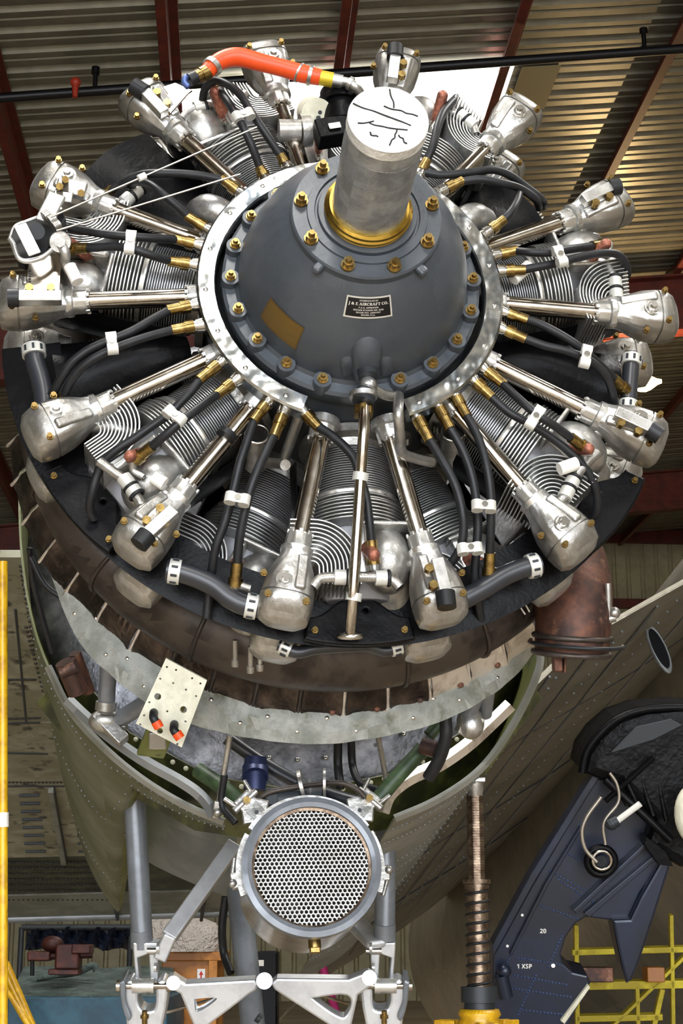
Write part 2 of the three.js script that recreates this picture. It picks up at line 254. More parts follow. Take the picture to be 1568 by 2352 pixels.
// nose case
const DOME = [[.214, .046], [.216, .052], [.216, .074], [.211, .079], [.196, .08], [.191, .086], [.189, .105], [.1855, .128], [.18, .152], [.1715, .178], [.1605, .203], [.147, .226], [.132, .246], [.12, .258]];
const nose = mesh('nose_case', latheZ([...DOME, [.1195, .26], [.1195, .27], [.1165, .273], [.095, .2735], [.094, .2765], [.083, .277], [.0815, .273], [.0785, .273], [.077, .279], [.056, .28]], 0, TAU, 120, true, .5), M.nose, engine);
const domeR = z => { for (let i = 5; i < DOME.length - 1; i++) if (z <= DOME[i + 1][1]) { const t = (z - DOME[i][1]) / (DOME[i + 1][1] - DOME[i][1]); return DOME[i][0] + t * (DOME[i + 1][0] - DOME[i][0]); } return .12; };
function boltGeo(r, h) { return join([rod(V(0, 0, 0), V(0, 0, h * .25), r * 1.45, r * 1.45, 18), hex(V(0, 0, h * .25), V(0, 0, h * .75), r * 1.2), rod(V(0, 0, h * .7), V(0, 0, h * 1.15), r * .7, r * .6, 12)]); }
const bossGeo = join([rod(V(0, 0, -.02), V(0, 0, .006), .0155, .0145, 24), rbox(.026, .02, .024, .004, V(-.012, 0, -.008))]), nutGeo = boltGeo(.0062, .0145), nutBig = boltGeo(.0076, .019);
for (let k = 0; k < 20; k++) { const a = (k * 18 + 1) * D2R; if (k === 15) continue; const p = pol(.2025, a / D2R, .088); const b = mesh('bolt_boss', bossGeo, M.nose, nose); b.position.copy(p); b.rotation.z = a; const n = mesh('bolt', nutGeo, M.brass, nose); n.position.copy(p).setZ(.093); n.rotation.z = a * 3; }
for (let k = 0; k < 9; k++) { const p = pol(.1045, 10 + 40 * k, .273); const n = mesh('flange_bolt', nutBig, M.brass, nose); n.position.copy(p); n.rotation.z = k; }
for (const a of [-70 + 20, -130]) { const p = pol(.121, a, .263); const m = mesh('lug', [rbox(.026, .016, .012, .005), rod(V(.006, 0, 0), V(.006, 0, .0065), .0045)], M.nose, nose); m.position.copy(p); m.rotation.z = a * D2R; }
mesh('thrust_ring', latheZ([[.058, .27], [.069, .27], [.07, .277], [.0665, .28], [.0665, .283], [.069, .2855], [.069, .289], [.0665, .2915], [.066, .296], [.062, .299], [.057, .299], [.058, .27]], 0, TAU, 72), M.gold, engine);
{ // propeller shaft wrapped in tape
  const sh = mesh('propeller_shaft', latheZ([[.02, .27], [.0575, .27], [.0572, .497], [.0563, .5], [.02, .5]], 0, TAU, 64), std({ map: mottle(0xaeb0b0, 0x8f9192, 301, 9), metalness: .65, roughness: .42, bumpMap: bumpFine, bumpScale: .0008 }), engine);
  mesh('tape_cap', latheZ([[.0001, .5015], [.03, .5025], [.055, .5015], [.0585, .499], [.0588, .47 + .01], [.0574, .478]], 0, TAU, 64), M.tape, sh);
  mesh('tape_band', latheZ([[.0576, .40], [.0583, .401], [.0583, .452], [.0576, .453]], 0, TAU, 64), std({ map: mottle(0xa4a6a8, 0x8a8c8e, 305, 14), metalness: .7, roughness: .35, bumpMap: bumpFine, bumpScale: .002 }), sh);
  const cr = []; let s0 = seed; for (const [x0, y0, x1, y1] of [[-.048, .022, .03, -.012], [-.005, .02, .042, .004], [-.03, -.012, .025, -.022], [.012, -.02, -.002, -.048], [.005, .052, .008, .018], [-.045, -.012, -.02, -.008], [.014, -.03, .022, -.046], [-.03, -.028, -.018, -.034]]) { const pts = []; for (let i = 0; i <= 6; i++) { const t = i / 6; pts.push(V(x0 + (x1 - x0) * t + (rnd() - .5) * .004, y0 + (y1 - y0) * t + (rnd() - .5) * .003, .5028)); } cr.push(hose(pts, .0012, 14, 5)); }
  cr.forEach(g => mesh('tape_fold', g, std({ color: 0x1c1c1e, roughness: .7 }), sh));
}
// plates on the nose
const ARC = [[...DOME[5], 0]]; for (let i = 6; i < DOME.length; i++) ARC.push([...DOME[i], ARC[ARC.length - 1][2] + Math.hypot(DOME[i][0] - DOME[i - 1][0], DOME[i][1] - DOME[i - 1][1])]);
const arcAt = q => { let i = 0; while (i < ARC.length - 2 && q > ARC[i + 1][2]) i++; const t = (q - ARC[i][2]) / (ARC[i + 1][2] - ARC[i][2]); return [ARC[i][0] + t * (ARC[i + 1][0] - ARC[i][0]), ARC[i][1] + t * (ARC[i + 1][1] - ARC[i][1])]; };
function domeHit(px, py) { let best = null; for (let q = -.01; q < ARC[ARC.length - 1][2]; q += .0005) { const [r, z] = arcAt(q), p = eng(px, py, z), e = Math.abs(Math.hypot(p.x, p.y) - r); if (!best || e < best.e) best = { e, p, q, a: Math.atan2(p.y, p.x) }; } return best; }
function domePoint(q, a, off) { const [r0, z0] = arcAt(q - .002), [r1, z1] = arcAt(q + .002), [r, z] = arcAt(q), l = Math.hypot(r1 - r0, z1 - z0), nr = (z1 - z0) / l, nz = (r0 - r1) / l; return V((r + off * nr) * Math.cos(a), (r + off * nr) * Math.sin(a), z + off * nz); }
function plate(name, cx, cy, w, h, rot, canvas, parent, mat) {      // thin plate bent over the dome, sized in metres
  const c = domeHit(cx, cy), n = 12, pos = [], uv = [], idx = [], R = arcAt(c.q)[0];
  for (let i = 0; i <= n; i++) for (let j = 0; j <= n; j++) { const x = (j / n - .5) * w, y = (i / n - .5) * h, u = x * Math.cos(rot) - y * Math.sin(rot), v = x * Math.sin(rot) + y * Math.cos(rot), p = domePoint(c.q + v, c.a + u / R, .0014); pos.push(p.x, p.y, p.z); uv.push(j / n, i / n); }
  for (let i = 0; i < n; i++) for (let j = 0; j < n; j++) { const k = i * (n + 1) + j; idx.push(k, k + 1, k + n + 1, k + n + 1, k + 1, k + n + 2); }
  const g = new THREE.BufferGeometry(); g.setAttribute('position', new THREE.Float32BufferAttribute(pos, 3)); g.setAttribute('uv', new THREE.Float32BufferAttribute(uv, 2)); g.setIndex(idx); g.computeVertexNormals();
  const t = new THREE.CanvasTexture(canvas); t.colorSpace = THREE.SRGBColorSpace; return mesh(name, g, new THREE.MeshStandardMaterial({ map: t, ...mat, side: THREE.DoubleSide }), parent, true);
}
const canvasOf = (w, h, draw) => { const c = document.createElement('canvas'); c.width = w; c.height = h; draw(c.getContext('2d'), w, h); return c; };
plate('maker_plate', 846, 707, .0725, .036, 0.03, canvasOf(420, 210, (x, w, h) => { x.fillStyle = '#c9c6bd'; x.fillRect(0, 0, w, h); x.fillStyle = '#0d0d10'; x.fillRect(14, 16, w - 28, h - 32); x.fillStyle = '#e9e7df'; x.textAlign = 'center'; x.font = 'bold 20px serif'; x.fillText('OVERHAULED BY', w / 2, 44); x.font = 'bold 37px serif'; x.fillText('J & E AIRCRAFT CO.', w / 2, 82); x.font = 'bold 20px serif'; x.fillText('F.A.A. APPROVED', w / 2, 110); x.fillText('REPAIR STATION NO. 4236', w / 2, 134); x.fillText('MIAMI INT. AIRPORT', w / 2, 158); x.fillText('MIAMI, FLA.', w / 2, 181); }), nose, { roughness: .4, metalness: .3 });
plate('brass_plate', 645, 745, .077, .052, -.06, canvasOf(300, 200, (x, w, h) => { x.fillStyle = '#7c6231'; x.fillRect(0, 0, w, h); x.strokeStyle = '#5a4420'; x.lineWidth = 3; x.strokeRect(6, 6, w - 12, h - 12); x.strokeStyle = '#94783e'; x.lineWidth = 2; for (let i = 1; i < 8; i++) { x.beginPath(); x.moveTo(20, 22 * i + 8); x.lineTo(w - 20 - (i % 3) * 40, 22 * i + 8); x.stroke(); } }), nose, { roughness: .45, metalness: .6 });

// one cylinder: x along the ring, y outward, z to the nose
const FINH = .0062, SH = {};
{
  const pr = [[.045, .285]]; for (let i = 0; i < 18; i++) { const y = .297 + i * .0043; pr.push([.06, y], [.0745, y + .0004], [.0745, y + .0019], [.06, y + .0023]); } pr.push([.066, .376], [.076, .377], [.077, .384], [.072, .385], [.06, .386]);
  SH.barrel = toCreasedNormals(new THREE.LatheGeometry(pr.map(p => new THREE.Vector2(...p)), 48), .4);
  SH.band = toCreasedNormals(new THREE.LatheGeometry([[.06, .3755], [.0785, .3757], [.0795, .379], [.0785, .3835], [.06, .384]].map(p => new THREE.Vector2(...p)), 48), .5);
  SH.base = join([toCreasedNormals(new THREE.LatheGeometry([[.045, .262], [.084, .262], [.084, .276], [.066, .279], [.062, .296]].map(p => new THREE.Vector2(...p)), 40), .5)]);
  SH.finDisc = (() => { const g = new THREE.CylinderGeometry(.0875, .0875, .002, 56); return g; })();
  SH.core = loft([[.384, .052, .052], [.44, .052, .05], [.49, .06, .03], [.53, .065, .024], [.545, .05, .015]], 32, 2.4);
  SH.arch = [];
  for (let i = 0; i < 11; i++) {
    const R = .0745 - FINH * i, cx = .078, cy = .5105, th = .002, top = .548 - i * .001, outX = .112 - (i > 7 ? .012 : 0), s = new THREE.Shape();
    const arc = (r, rev) => { const a = []; for (let k = 0; k <= 12; k++) { const t = Math.PI + Math.PI / 2 * (rev ? 1 - k / 12 : k / 12); a.push([cx + r * Math.cos(t), cy + r * Math.sin(t)]); } return a; };
    const pts = [[cx - R, top], ...arc(R), [outX, cy - R], [outX, cy - R + th], ...arc(R - th, true), [cx - R + th, top]]; pts.forEach((p, k) => k ? s.lineTo(...p) : s.moveTo(...p));
    const zf = .083 - i * .0022; const g = new THREE.ExtrudeGeometry(s, { depth: zf + .03, bevelEnabled: false }); g.translate(0, 0, -.03); SH.arch.push(g);
  }
  // smooth port casting, spark plug seat rib, plug
  SH.port = (() => { const g = sph(V(-.046, .487, .03), 1, .043, .056, .048); return join([g, rod(V(-.05, .49, .02), V(-.06, .53, -.04), .034, .036, 24)]); })();
  SH.rib = join([barBetween(V(-.004, .442, .062), V(-.0, .53, .05), .016, .05, V(1, 0, 0), .006), barBetween(V(-.09, .4385, .05), V(.004, .4385, .055), .05, .007, V(0, 0, 1), .003)]);
  SH.web = [-1, 1].map(s => hose([V(s * .03, .455, .045), V(s * .06, .47, .04), V(s * .1, .515, .055)], .013, 14, 10));
  SH.plug = join([rod(V(-.007, .476, .066), V(-.014, .508, .106), .0115, .01), sph(V(-.014, .508, .106), .0102)]);
  SH.seat = hex(V(-.006, .474, .06), V(-.0075, .48, .071), .0135);
  SH.rocker = loft([[0, .0235, .0235], [.012, .026, .025], [.03, .034, .033, 0, -.002], [.05, .04, .04, 0, -.004], [.072, .0425, .043, 0, -.006], [.076, .0425, .043, 0, -.006], [.0765, .0395, .04, 0, -.006], [.0785, .0395, .04, 0, -.006], [.079, .043, .0435, 0, -.006], [.094, .0425, .041, 0, -.008], [.108, .04, .033, 0, -.012], [.116, .028, .022, 0, -.014], [.118, .012, .01, 0, -.014]], 32, 2.9);
  SH.ridge = barBetween(V(-.012, .008, .021), V(-.016, .072, .037), .018, .012, V(1, 0, 0), .005);
  SH.collar = toCreasedNormals(new THREE.LatheGeometry([[.014, -.034], [.02, -.034], [.021, -.03], [.0215, -.012], [.026, -.01], [.0265, -.002], [.0245, .004], [.014, .004]].map(p => new THREE.Vector2(...p)), 32), .5);
  SH.notch = []; for (let k = 0; k < 8; k++) { const a = k / 8 * TAU; const g = rbox(.007, .007, .004, .001); g.translate(0, -.035, .0195); g.rotateY(a); SH.notch.push(g); }
  SH.collar = join([SH.collar, ...SH.notch]);
  SH.plugHex = join([rod(V(0, .06, .03), V(0, .06, .041), .016, .015, 24), hex(V(0, .06, .04), V(0, .06, .047), .011), rod(V(0, .06, .046), V(0, .06, .053), .0065, .0055, 14)]);
  SH.bolt = join([rod(V(0, 0, 0), V(0, 0, .003), .0055), hex(V(0, 0, .003), V(0, 0, .009), .0045)]);
  SH.tubeA = V(.049, .225, .025);
}
const PHI = 12.69 * D2R, TE = V(.47 * Math.sin(PHI), .47 * Math.cos(PHI), 0);
function rockerFrame(s) { const a = V(s * SH.tubeA.x, SH.tubeA.y, SH.tubeA.z), e = V(s * TE.x, TE.y, 0), y = V(e.x - a.x, e.y - a.y, 0).normalize(), z = V(0, 0, 1), x = y.clone().cross(z); return { a, e, m: new THREE.Matrix4().makeBasis(x, y, z).setPosition(e) }; }
function put(o, m) { o.applyMatrix4(m); return o; }
function cylinder(ang, z, front) {
  const c = new THREE.Group(); c.name = 'cylinder'; c.rotation.z = (ang - 90) * D2R; c.position.z = z; engine.add(c);
  const hd = (n, g, m) => { const o = mesh(n, g, m, c); o.position.set(0, -.032, -.066); return o; };
  hd('base_flange', SH.base, M.cast); hd('barrel', SH.barrel, M.barrel); hd('head_band', SH.band, M.alu); hd('head_core', SH.core, M.headCast);
  for (let i = 0; i < 8; i++) { const f = hd('fin', SH.finDisc, M.fin); f.position.y += .3885 + i * FINH; if (i < 2) f.scale.set(.95, 1, .95); }
  SH.arch.forEach(g => hd('fin', g, M.fin));
  hd('port', SH.port, M.cast); hd('rib', SH.rib, M.alu);
  SH.web.forEach(g => hd('rocker_arm_web', g, M.cast));
  hd('plug_seat', SH.seat, M.nickel); hd('spark_plug', SH.plug, M.copper);
  for (const s of [-1, 1]) {
    const f = rockerFrame(s); put(mesh('rocker_box', SH.rocker, M.cast, c), f.m);
    put(mesh('plug_hex', SH.plugHex, M.nickel, c), f.m.clone().multiply(new THREE.Matrix4().makeTranslation(s * .008, 0, -.006)));
    put(mesh('ridge', SH.ridge, M.cast, c), f.m.clone().multiply(new THREE.Matrix4().makeScale(s, 1, 1)));
    for (const [x, y, zz] of [[.03, .088, .03], [-.03, .088, .03], [s * .043, .05, .015]]) put(mesh('bolt', SH.bolt, M.brass, c), f.m.clone().multiply(new THREE.Matrix4().makeTranslation(x, y, zz)));
    if (front) {
      const d = f.e.clone().sub(f.a).normalize(); mesh('pushrod_tube', rod(f.a, f.e.clone().addScaledVector(d, -.01), .0155, .0155, 24), M.steel, c);
      const q = new THREE.Quaternion().setFromUnitVectors(UPV, d); const k = mesh('tube_collar', SH.collar, M.alu, c); k.position.copy(f.e); k.quaternion.copy(q);
      const k2 = mesh('tube_seat', SH.collar, M.cast, c); k2.position.copy(f.a).addScaledVector(d, .006); k2.quaternion.setFromUnitVectors(UPV, d.clone().negate());
    }
  }
  // black air baffle wrapped round the back of the barrel and head
  const gr = []; for (const y of [.31, .36, .44, .52]) { const row = []; for (let k = 0; k <= 20; k++) { const t = (-200 + 220 * k / 20) * D2R; row.push(V(.099 * Math.cos(t), y, .098 * Math.sin(t))); } gr.push(row); }
  hd('baffle', sheet(gr, .002), M.black);
  return c;
}
for (let k = 0; k < 7; k++) { cylinder(-90 + k * 360 / 7, 0, true); cylinder(-90 + (k + .5) * 360 / 7, -.155, false); }
// black baffle ring behind the front rocker boxes, with pressed panels
mesh('baffle_ring', latheZ([[.485, -.075], [.53, -.083], [.582, -.09], [.584, -.087], [.58, -.0855], [.53, -.079], [.485, -.071], [.485, -.075]], 184 * D2R, 324 * D2R, 120), M.black, engine);
for (const k of [0, 1, 6]) { const a = (-90 + k * 360 / 7) * D2R, g = new THREE.Group(); g.name = 'pressed_baffle'; g.rotation.z = a - Math.PI / 2; engine.add(g);
  const s = new THREE.Shape(); s.moveTo(-.085, .575); s.lineTo(-.08, .545); s.bezierCurveTo(-.045, .545, -.04, .51, 0, .51); s.bezierCurveTo(.04, .51, .045, .545, .08, .545); s.lineTo(.085, .575); s.bezierCurveTo(.04, .588, -.04, .588, -.085, .575); const h = new THREE.Path(); h.absarc(-.012, .53, .0075, 0, TAU, true); s.holes.push(h);
  const gg = new THREE.ExtrudeGeometry(s, { depth: .006, bevelEnabled: true, bevelSize: .004, bevelThickness: .004, bevelSegments: 2, curveSegments: 16 }); gg.translate(0, 0, -.068); mesh('panel', gg, M.black, g);
  for (const x of [-.072, .072]) { const b = mesh('bolt', SH.bolt, M.brass, g); b.position.set(x, .565, -.058); } }
// black sheet baffles closing the gaps between the upper and side cylinders
for (const [a0, a1, r0, r1] of [[128, 154, .27, .55], [183, 199, .27, .5], [-19, -3, .27, .5], [26, 51, .27, .46]]) { const gr = []; for (let i = 0; i <= 8; i++) { const row = []; for (let j = 0; j <= 12; j++) { const u = i / 8, v = j / 12; row.push(pol(r0 + (r1 - r0) * u, a0 + (a1 - a0) * v, -.085 + .03 * Math.sin(v * Math.PI) + .012 * Math.sin(u * 5))); } gr.push(row); } mesh('gap_baffle', sheet(gr, .003), M.black, engine); }
// ---------- ignition harness ----------
const harness = onEngine(thing('ignition_harness', 'polished metal harness ring round the grey dome with black leads in brass fittings', 'harness'));
const ring = mesh('manifold_ring', latheZ([[.226, .05], [.226, .07], [.2285, .073], [.2545, .073], [.258, .07], [.258, .046], [.252, .042], [.23, .042], [.226, .05]], -71.5 * D2R, (360 - 111) * D2R, 160, true, .5), M.polished, harness);
for (let k = 0; k < 17; k++) { const a = -66 + k * 19.2, m = mesh('rivet', [sph(V(0, 0, 0), .0042, 1, 1, .5)], M.nickel, ring); m.position.copy(pol(.243, a, .073)); }
const P = (l, z0, zb, z1) => l.map(([x, y], i) => { const t = l.length > 1 ? i / (l.length - 1) : 0; return eng(x, y, z0 + (z1 - z0) * t + zb * 4 * t * (1 - t)); });
const HR = .0073;
function lead(ringPx, hosePx, { z0 = .058, zb = .03, z1 = .04, end = null, r = HR, stub = true } = {}) {
  const pts = P(hosePx, z0, zb, z1), L = mesh('ignition_lead', hose(pts, r, 48, 12), M.rubber, harness);
  if (ringPx) { const a = eng(...ringPx, .055), b = pts[0], d = b.clone().sub(a), n = t => a.clone().addScaledVector(d, t);
    if (stub) mesh('stub', [rod(n(-.15), n(.42), .0115, .0085, 18), rod(n(.02), n(.3), .0125, .0105, 18)], M.nickel, L);
    mesh('fitting', [hex(n(.38), n(.66), .0118), rod(n(.62), n(1.12), .0092, .0088, 18), rod(n(.6), n(.7), .0105)], M.brass, L); }
  if (end) { const q = pts[pts.length - 1], p = pts[pts.length - 2], d = q.clone().sub(p).normalize(), e = q.clone().addScaledVector(d, .034);
    mesh('end_fitting', [rod(q.clone().addScaledVector(d, -.004), q.clone().addScaledVector(d, .022), .0092), hex(q.clone().addScaledVector(d, .02), e, .0118)], M.brass, L);
    if (end.length) mesh('elbow', hose([e, e.clone().addScaledVector(d, .01), ...end.map(([x, y, z]) => eng(x, y, z))], .0068, 24, 10), M.cast, L); }
  return L;
}
function clamp(x0, y0, x1, y1, z) { // band joining two leads
  const a = eng(x0, y0, z), b = eng(x1, y1, z), d = b.clone().sub(a).normalize(), o = V(0, 0, 1), g = new THREE.Group(); g.name = 'lead_clamp'; harness.add(g);
  const ax = d.clone().cross(o).normalize();
  for (const c of [a, b]) { const t = rod(c.clone().addScaledVector(ax, -.0085), c.clone().addScaledVector(ax, .0085), .0092, .0092, 18); mesh('band', t, M.clampW, g); }
  const m = a.clone().lerp(b, .5).setZ(z + .006); mesh('strap', barBetween(a.clone().setZ(z + .006), b.clone().setZ(z + .006), .016, .0035, ax), M.clampW, g); mesh('screw', [rod(m, m.clone().setZ(m.z + .005), .0055, .005, 12)], M.nickel, g);
}
lead([610, 415], [[598, 388], [576, 330], [556, 288], [543, 266], [522, 232], [503, 205]], { zb: .05, z1: .03, end: [[482, 212, .0], [470, 240, -.02]] });
lead([660, 385], [[646, 360], [620, 322], [600, 292], [577, 258], [552, 218], [522, 194], [492, 186], [471, 204], [464, 240]], { zb: .05, z1: 0 });
clamp(545, 270, 572, 262, .1);
lead([563, 452], [[515, 414], [450, 402], [375, 398], [325, 401], [282, 420], [254, 438]], { zb: .03, z1: 0, end: [[240, 445, 0]] });
lead([492, 535], [[435, 500], [400, 468], [370, 443], [342, 423], [312, 418], [300, 430]], { zb: .04, z1: .0 });
lead([468, 566], [[408, 550], [350, 547], [292, 543], [232, 536], [160, 524]], { z1: .05 });
lead([460, 610], [[393, 600], [350, 587], [310, 574], [270, 567], [198, 570]], { z1: .05, end: [[152, 575, .04], [150, 600, .03], [165, 630, .03]] });
clamp(301, 541, 297, 573, .09);
lead([462, 697], [[392, 711], [350, 734], [300, 762], [255, 781], [205, 803], [165, 834], [140, 870], [118, 908]], { z1: .0 });
lead([470, 745], [[402, 757], [350, 770], [300, 786], [250, 806], [212, 826], [182, 850], [160, 880], [146, 912]], { z1: .0, end: [[125, 945, -.02]] });
clamp(255, 775, 259, 802, .09);
lead([520, 822], [[463, 868], [438, 900], [413, 926], [390, 950], [352, 976], [310, 1006], [270, 1032], [242, 1056], [226, 1084], [212, 1130], [206, 1165], [216, 1192]], { z1: -.05 });
lead([548, 868], [[502, 904], [460, 935], [420, 965], [385, 995], [345, 1028]], { z1: .05, end: [[304, 1056, .03], [306, 1080, .02], [330, 1096, .02]] });
clamp(388, 946, 414, 966, .085);
lead([622, 912], [[585, 962], [565, 1020], [551, 1062], [541, 1105], [530, 1150], [515, 1202], [497, 1252], [488, 1300], [482, 1345], [474, 1420]], { z1: -.07 });
lead([657, 932], [[632, 996], [610, 1040], [591, 1080], [576, 1120], [563, 1170], [551, 1230], [544, 1298]], { z1: .0, end: [[541, 1345, -.02], [575, 1352, -.02]] });
clamp(529, 1144, 561, 1150, .075);
lead([690, 938], [[728, 978], [762, 1001], [792, 1027], [812, 1052], [826, 1095], [840, 1140], [848, 1200], [853, 1246]], { zb: .02, z1: .03, end: [[857, 1295, .01], [838, 1308, 0]] });
lead([946, 938], [[982, 1005], [1010, 1050], [1035, 1092], [1051, 1132], [1062, 1180], [1064, 1220], [1056, 1262], [1036, 1292], [1012, 1312]], { z1: -.02 });
lead([996, 915], [[1030, 978], [1060, 1030], [1080, 1082], [1092, 1140], [1097, 1200], [1094, 1262], [1090, 1320], [1098, 1380], [1104, 1425]], { z1: -.09 });
lead([1035, 892], [[1068, 950], [1098, 1006], [1117, 1070], [1126, 1132], [1127, 1200], [1124, 1275]], { z1: .0, end: [[1122, 1320, -.02], [1150, 1310, -.03]] });
clamp(1095, 1162, 1126, 1164, .07); clamp(1062, 1262, 1095, 1260, .04);
lead([1075, 862], [[1124, 908], [1170, 948], [1215, 972], [1260, 1001], [1300, 1032], [1340, 1071], [1362, 1108], [1371, 1146], [1366, 1180], [1344, 1196]], { z1: -.06 });
lead([1098, 836], [[1152, 880], [1190, 915], [1230, 950], [1270, 976], [1314, 1008]], { z1: .05, end: [[1342, 1040, .03], [1340, 1062, .01]] });
clamp(1218, 975, 1238, 945, .085);
lead([1146, 712], [[1204, 733], [1240, 745], [1280, 765], [1320, 790], [1350, 814], [1380, 841], [1412, 872]], { z1: .0, end: [[1430, 905, -.02]] });
lead([1140, 750], [[1200, 776], [1250, 794], [1300, 806], [1342, 822], [1372, 842], [1396, 872], [1408, 910], [1411, 940]], { z1: -.02 });
clamp(1342, 834, 1347, 804, .075);
lead([1130, 588], [[1182, 576], [1220, 580], [1260, 580], [1300, 574], [1362, 565]], { z1: .03, end: [[1398, 572, .02], [1388, 605, 0]] });
lead([1140, 623], [[1198, 620], [1240, 612], [1280, 604], [1330, 591], [1388, 581], [1420, 586], [1437, 606], [1440, 630], [1428, 656]], { z1: -.03 });
clamp(1279, 576, 1290, 602, .085);
lead([1112, 540], [[1152, 508], [1172, 488], [1186, 465], [1194, 440], [1210, 440]], { z1: -.01 });
lead([1008, 442], [[1056, 418], [1100, 412], [1150, 420], [1192, 432], [1230, 458], [1238, 478]], { z1: -.02 });
lead([962, 405], [[978, 372], [994, 335], [1004, 292], [1015, 262], [1030, 242], [1048, 224]], { z1: 0 });
lead(null, [[975, 396], [1010, 402], [1080, 396], [1130, 390], [1165, 400], [1200, 424], [1245, 460], [1248, 475]], { z1: -.03 });

// ---------- oil and drain plumbing of the engine ----------
const plumb = engine;
function pipe(name, l, r, mat, n = 40) { return mesh(name, hose(l.map(([x, y, z]) => eng(x, y, z)), r, n, 12), mat, plumb); }
// sump tube from the nose and the bent silver pipe beside it
{ const t = pipe('scavenge_tube', [[838, 905, .115], [836, 960, .12], [834, 1010, .115], [828, 1100, .09], [818, 1250, .06], [808, 1400, .02], [804, 1462, -.03]], .0088, M.steel);
  for (const [x, y, z] of [[829, 1086, .092], [814, 1362, .03]]) { const p = eng(x, y, z), q = eng(x - 3, y + 18, z - .004); mesh('ferrule', [rod(p, q, .0125)], M.clampW, t); }
  mesh('grommet', [new THREE.TorusGeometry(.017, .005, 10, 24).rotateX(-1.1).translate(...eng(804, 1460, -.035).toArray())], M.nickel, t);
  const on = (x, y, off) => { const c = domeHit(x, y); return domePoint(c.q, c.a, off); };
  const top = on(840, 852, .03), b0 = eng(834, 952, .115), b = mesh('sump_boss', [rod(eng(833, 925, .118), top.clone().lerp(eng(833, 925, .118), .35), .0175, .0165, 24), rod(on(842, 842, -.02), on(842, 842, .022), .019, .016, 24)], M.noseDark, plumb);
  mesh('nut', [hex(eng(834, 935, .112), eng(835, 955, .112), .0165)], M.brass, b); mesh('ring_band', [rod(eng(834, 903, .12), eng(834, 914, .119), .0225, .0225, 24)], M.cast, b);
  mesh('dome_rib', [sweep([on(845, 770, -.034), on(843, 805, -.018), on(841, 842, -.012), on(840, 870, -.012)], [.026, .03, .026, .022], 24, 24)], M.nose, nose); for (const x of [797, 886]) mesh('dome_rib', [sweep([on(x + (842 - x) * .25, 800, -.024), on(x, 832, -.014), on(x, 862, -.012)], [.014, .018, .015], 20, 20)], M.nose, nose);
  const s = mesh('oil_line', hose([top, on(868, 866, .034), on(893, 872, .034), on(906, 892, .03), eng(914, 950, .13), eng(918, 1000, .1), eng(924, 1040, .06), eng(950, 1052, .04), eng(992, 1062, .02)], .0085, 50, 12), M.cast, plumb);
  mesh('banjo', [sph(top, .015), rod(on(840, 852, .012), on(840, 852, .04), .013), hex(on(840, 852, .04), on(840, 852, .048), .01), rod(top, eng(834, 905, .125), .011)], M.cast, s);
}
// rocker oil links within each cylinder
const link = (l, z, r = .0085) => { const o = pipe('rocker_link', l.map(([x, y, k = 0]) => [x, y, z + k]), r, M.cast); const a = l[Math.floor(l.length / 2) - 1], b = l[Math.floor(l.length / 2)], p = eng(a[0], a[1], z), q = eng(b[0], b[1], z); for (const t of [.05, .95]) { const c = p.clone().lerp(q, t), d = q.clone().sub(p).normalize(); mesh('collar', [rod(c.clone().addScaledVector(d, -.009), c.clone().addScaledVector(d, .009), r * 1.45)], M.clampW, o); mesh('grip', [new THREE.TorusGeometry(r * 1.35, .003, 8, 20).applyQuaternion(new THREE.Quaternion().setFromUnitVectors(V(0, 0, 1), d)).translate(...c.clone().addScaledVector(d, .012).toArray())], M.rubber, o); } };
link([[718, 1350], [735, 1330], [775, 1326], [880, 1328], [905, 1336], [918, 1350]], .02);
link([[228, 1060], [262, 1085], [290, 1105], [305, 1125], [322, 1155], [335, 1172]], .02);
link([[1280, 1160], [1300, 1135], [1312, 1110], [1350, 1060], [1372, 1040]], .02);
link([[1372, 700], [1415, 680], [1412, 650], [1395, 610], [1385, 590]], 0);
link([[418, 275], [432, 258], [455, 247], [500, 236], [545, 228], [565, 215]], .0);
link([[1092, 310], [1082, 285], [1062, 268], [1030, 256], [1000, 250]], .0);
link([[258, 472], [290, 460], [312, 440], [330, 425]], .0);
// black drain hoses between neighbouring rocker boxes
function drain(l, r, z) { const pts = l.map(([x, y]) => eng(x, y, z)), o = mesh('drain_hose', hose(pts, r, 44, 14), M.hoseGrey, plumb);
  for (const [i, j] of [[0, 1], [pts.length - 1, pts.length - 2]]) { const p = pts[i], d = pts[j].clone().sub(p).normalize(), a = p.clone().addScaledVector(d, .004), b = p.clone().addScaledVector(d, .022), g = [rod(a, b, r + .0035, r + .0035, 24)], sl = []; mesh('hose_clamp', g, M.clampW, o); const q = new THREE.Quaternion().setFromUnitVectors(UPV, d); for (let k = 0; k < 9; k++) { const s = rbox(.004, .010, .003, .0005); s.translate(0, 0, r + .0035); s.rotateY(k / 9 * TAU); s.applyQuaternion(q); const c = a.clone().lerp(b, .5); s.translate(c.x, c.y, c.z); mesh('slot', s, M.noseDark, o); } } }  // dark chips on the clamp: slot shade put into the colour
drain([[382, 1310], [420, 1316], [460, 1330], [495, 1348], [525, 1372], [555, 1388], [596, 1396]], .0165, -.02);
drain([[1022, 1390], [1060, 1378], [1110, 1352], [1160, 1322], [1205, 1304], [1240, 1296]], .0165, -.02);
drain([[76, 792], [80, 830], [92, 870], [100, 910], [104, 985]], .0165, -.03);
drain([[1451, 815], [1448, 850], [1444, 900], [1440, 950]], .0145, -.03);
drain([[640, 1480], [680, 1498], [720, 1490], [800, 1484], [850, 1484], [885, 1494], [925, 1482]], .0105, -.13);
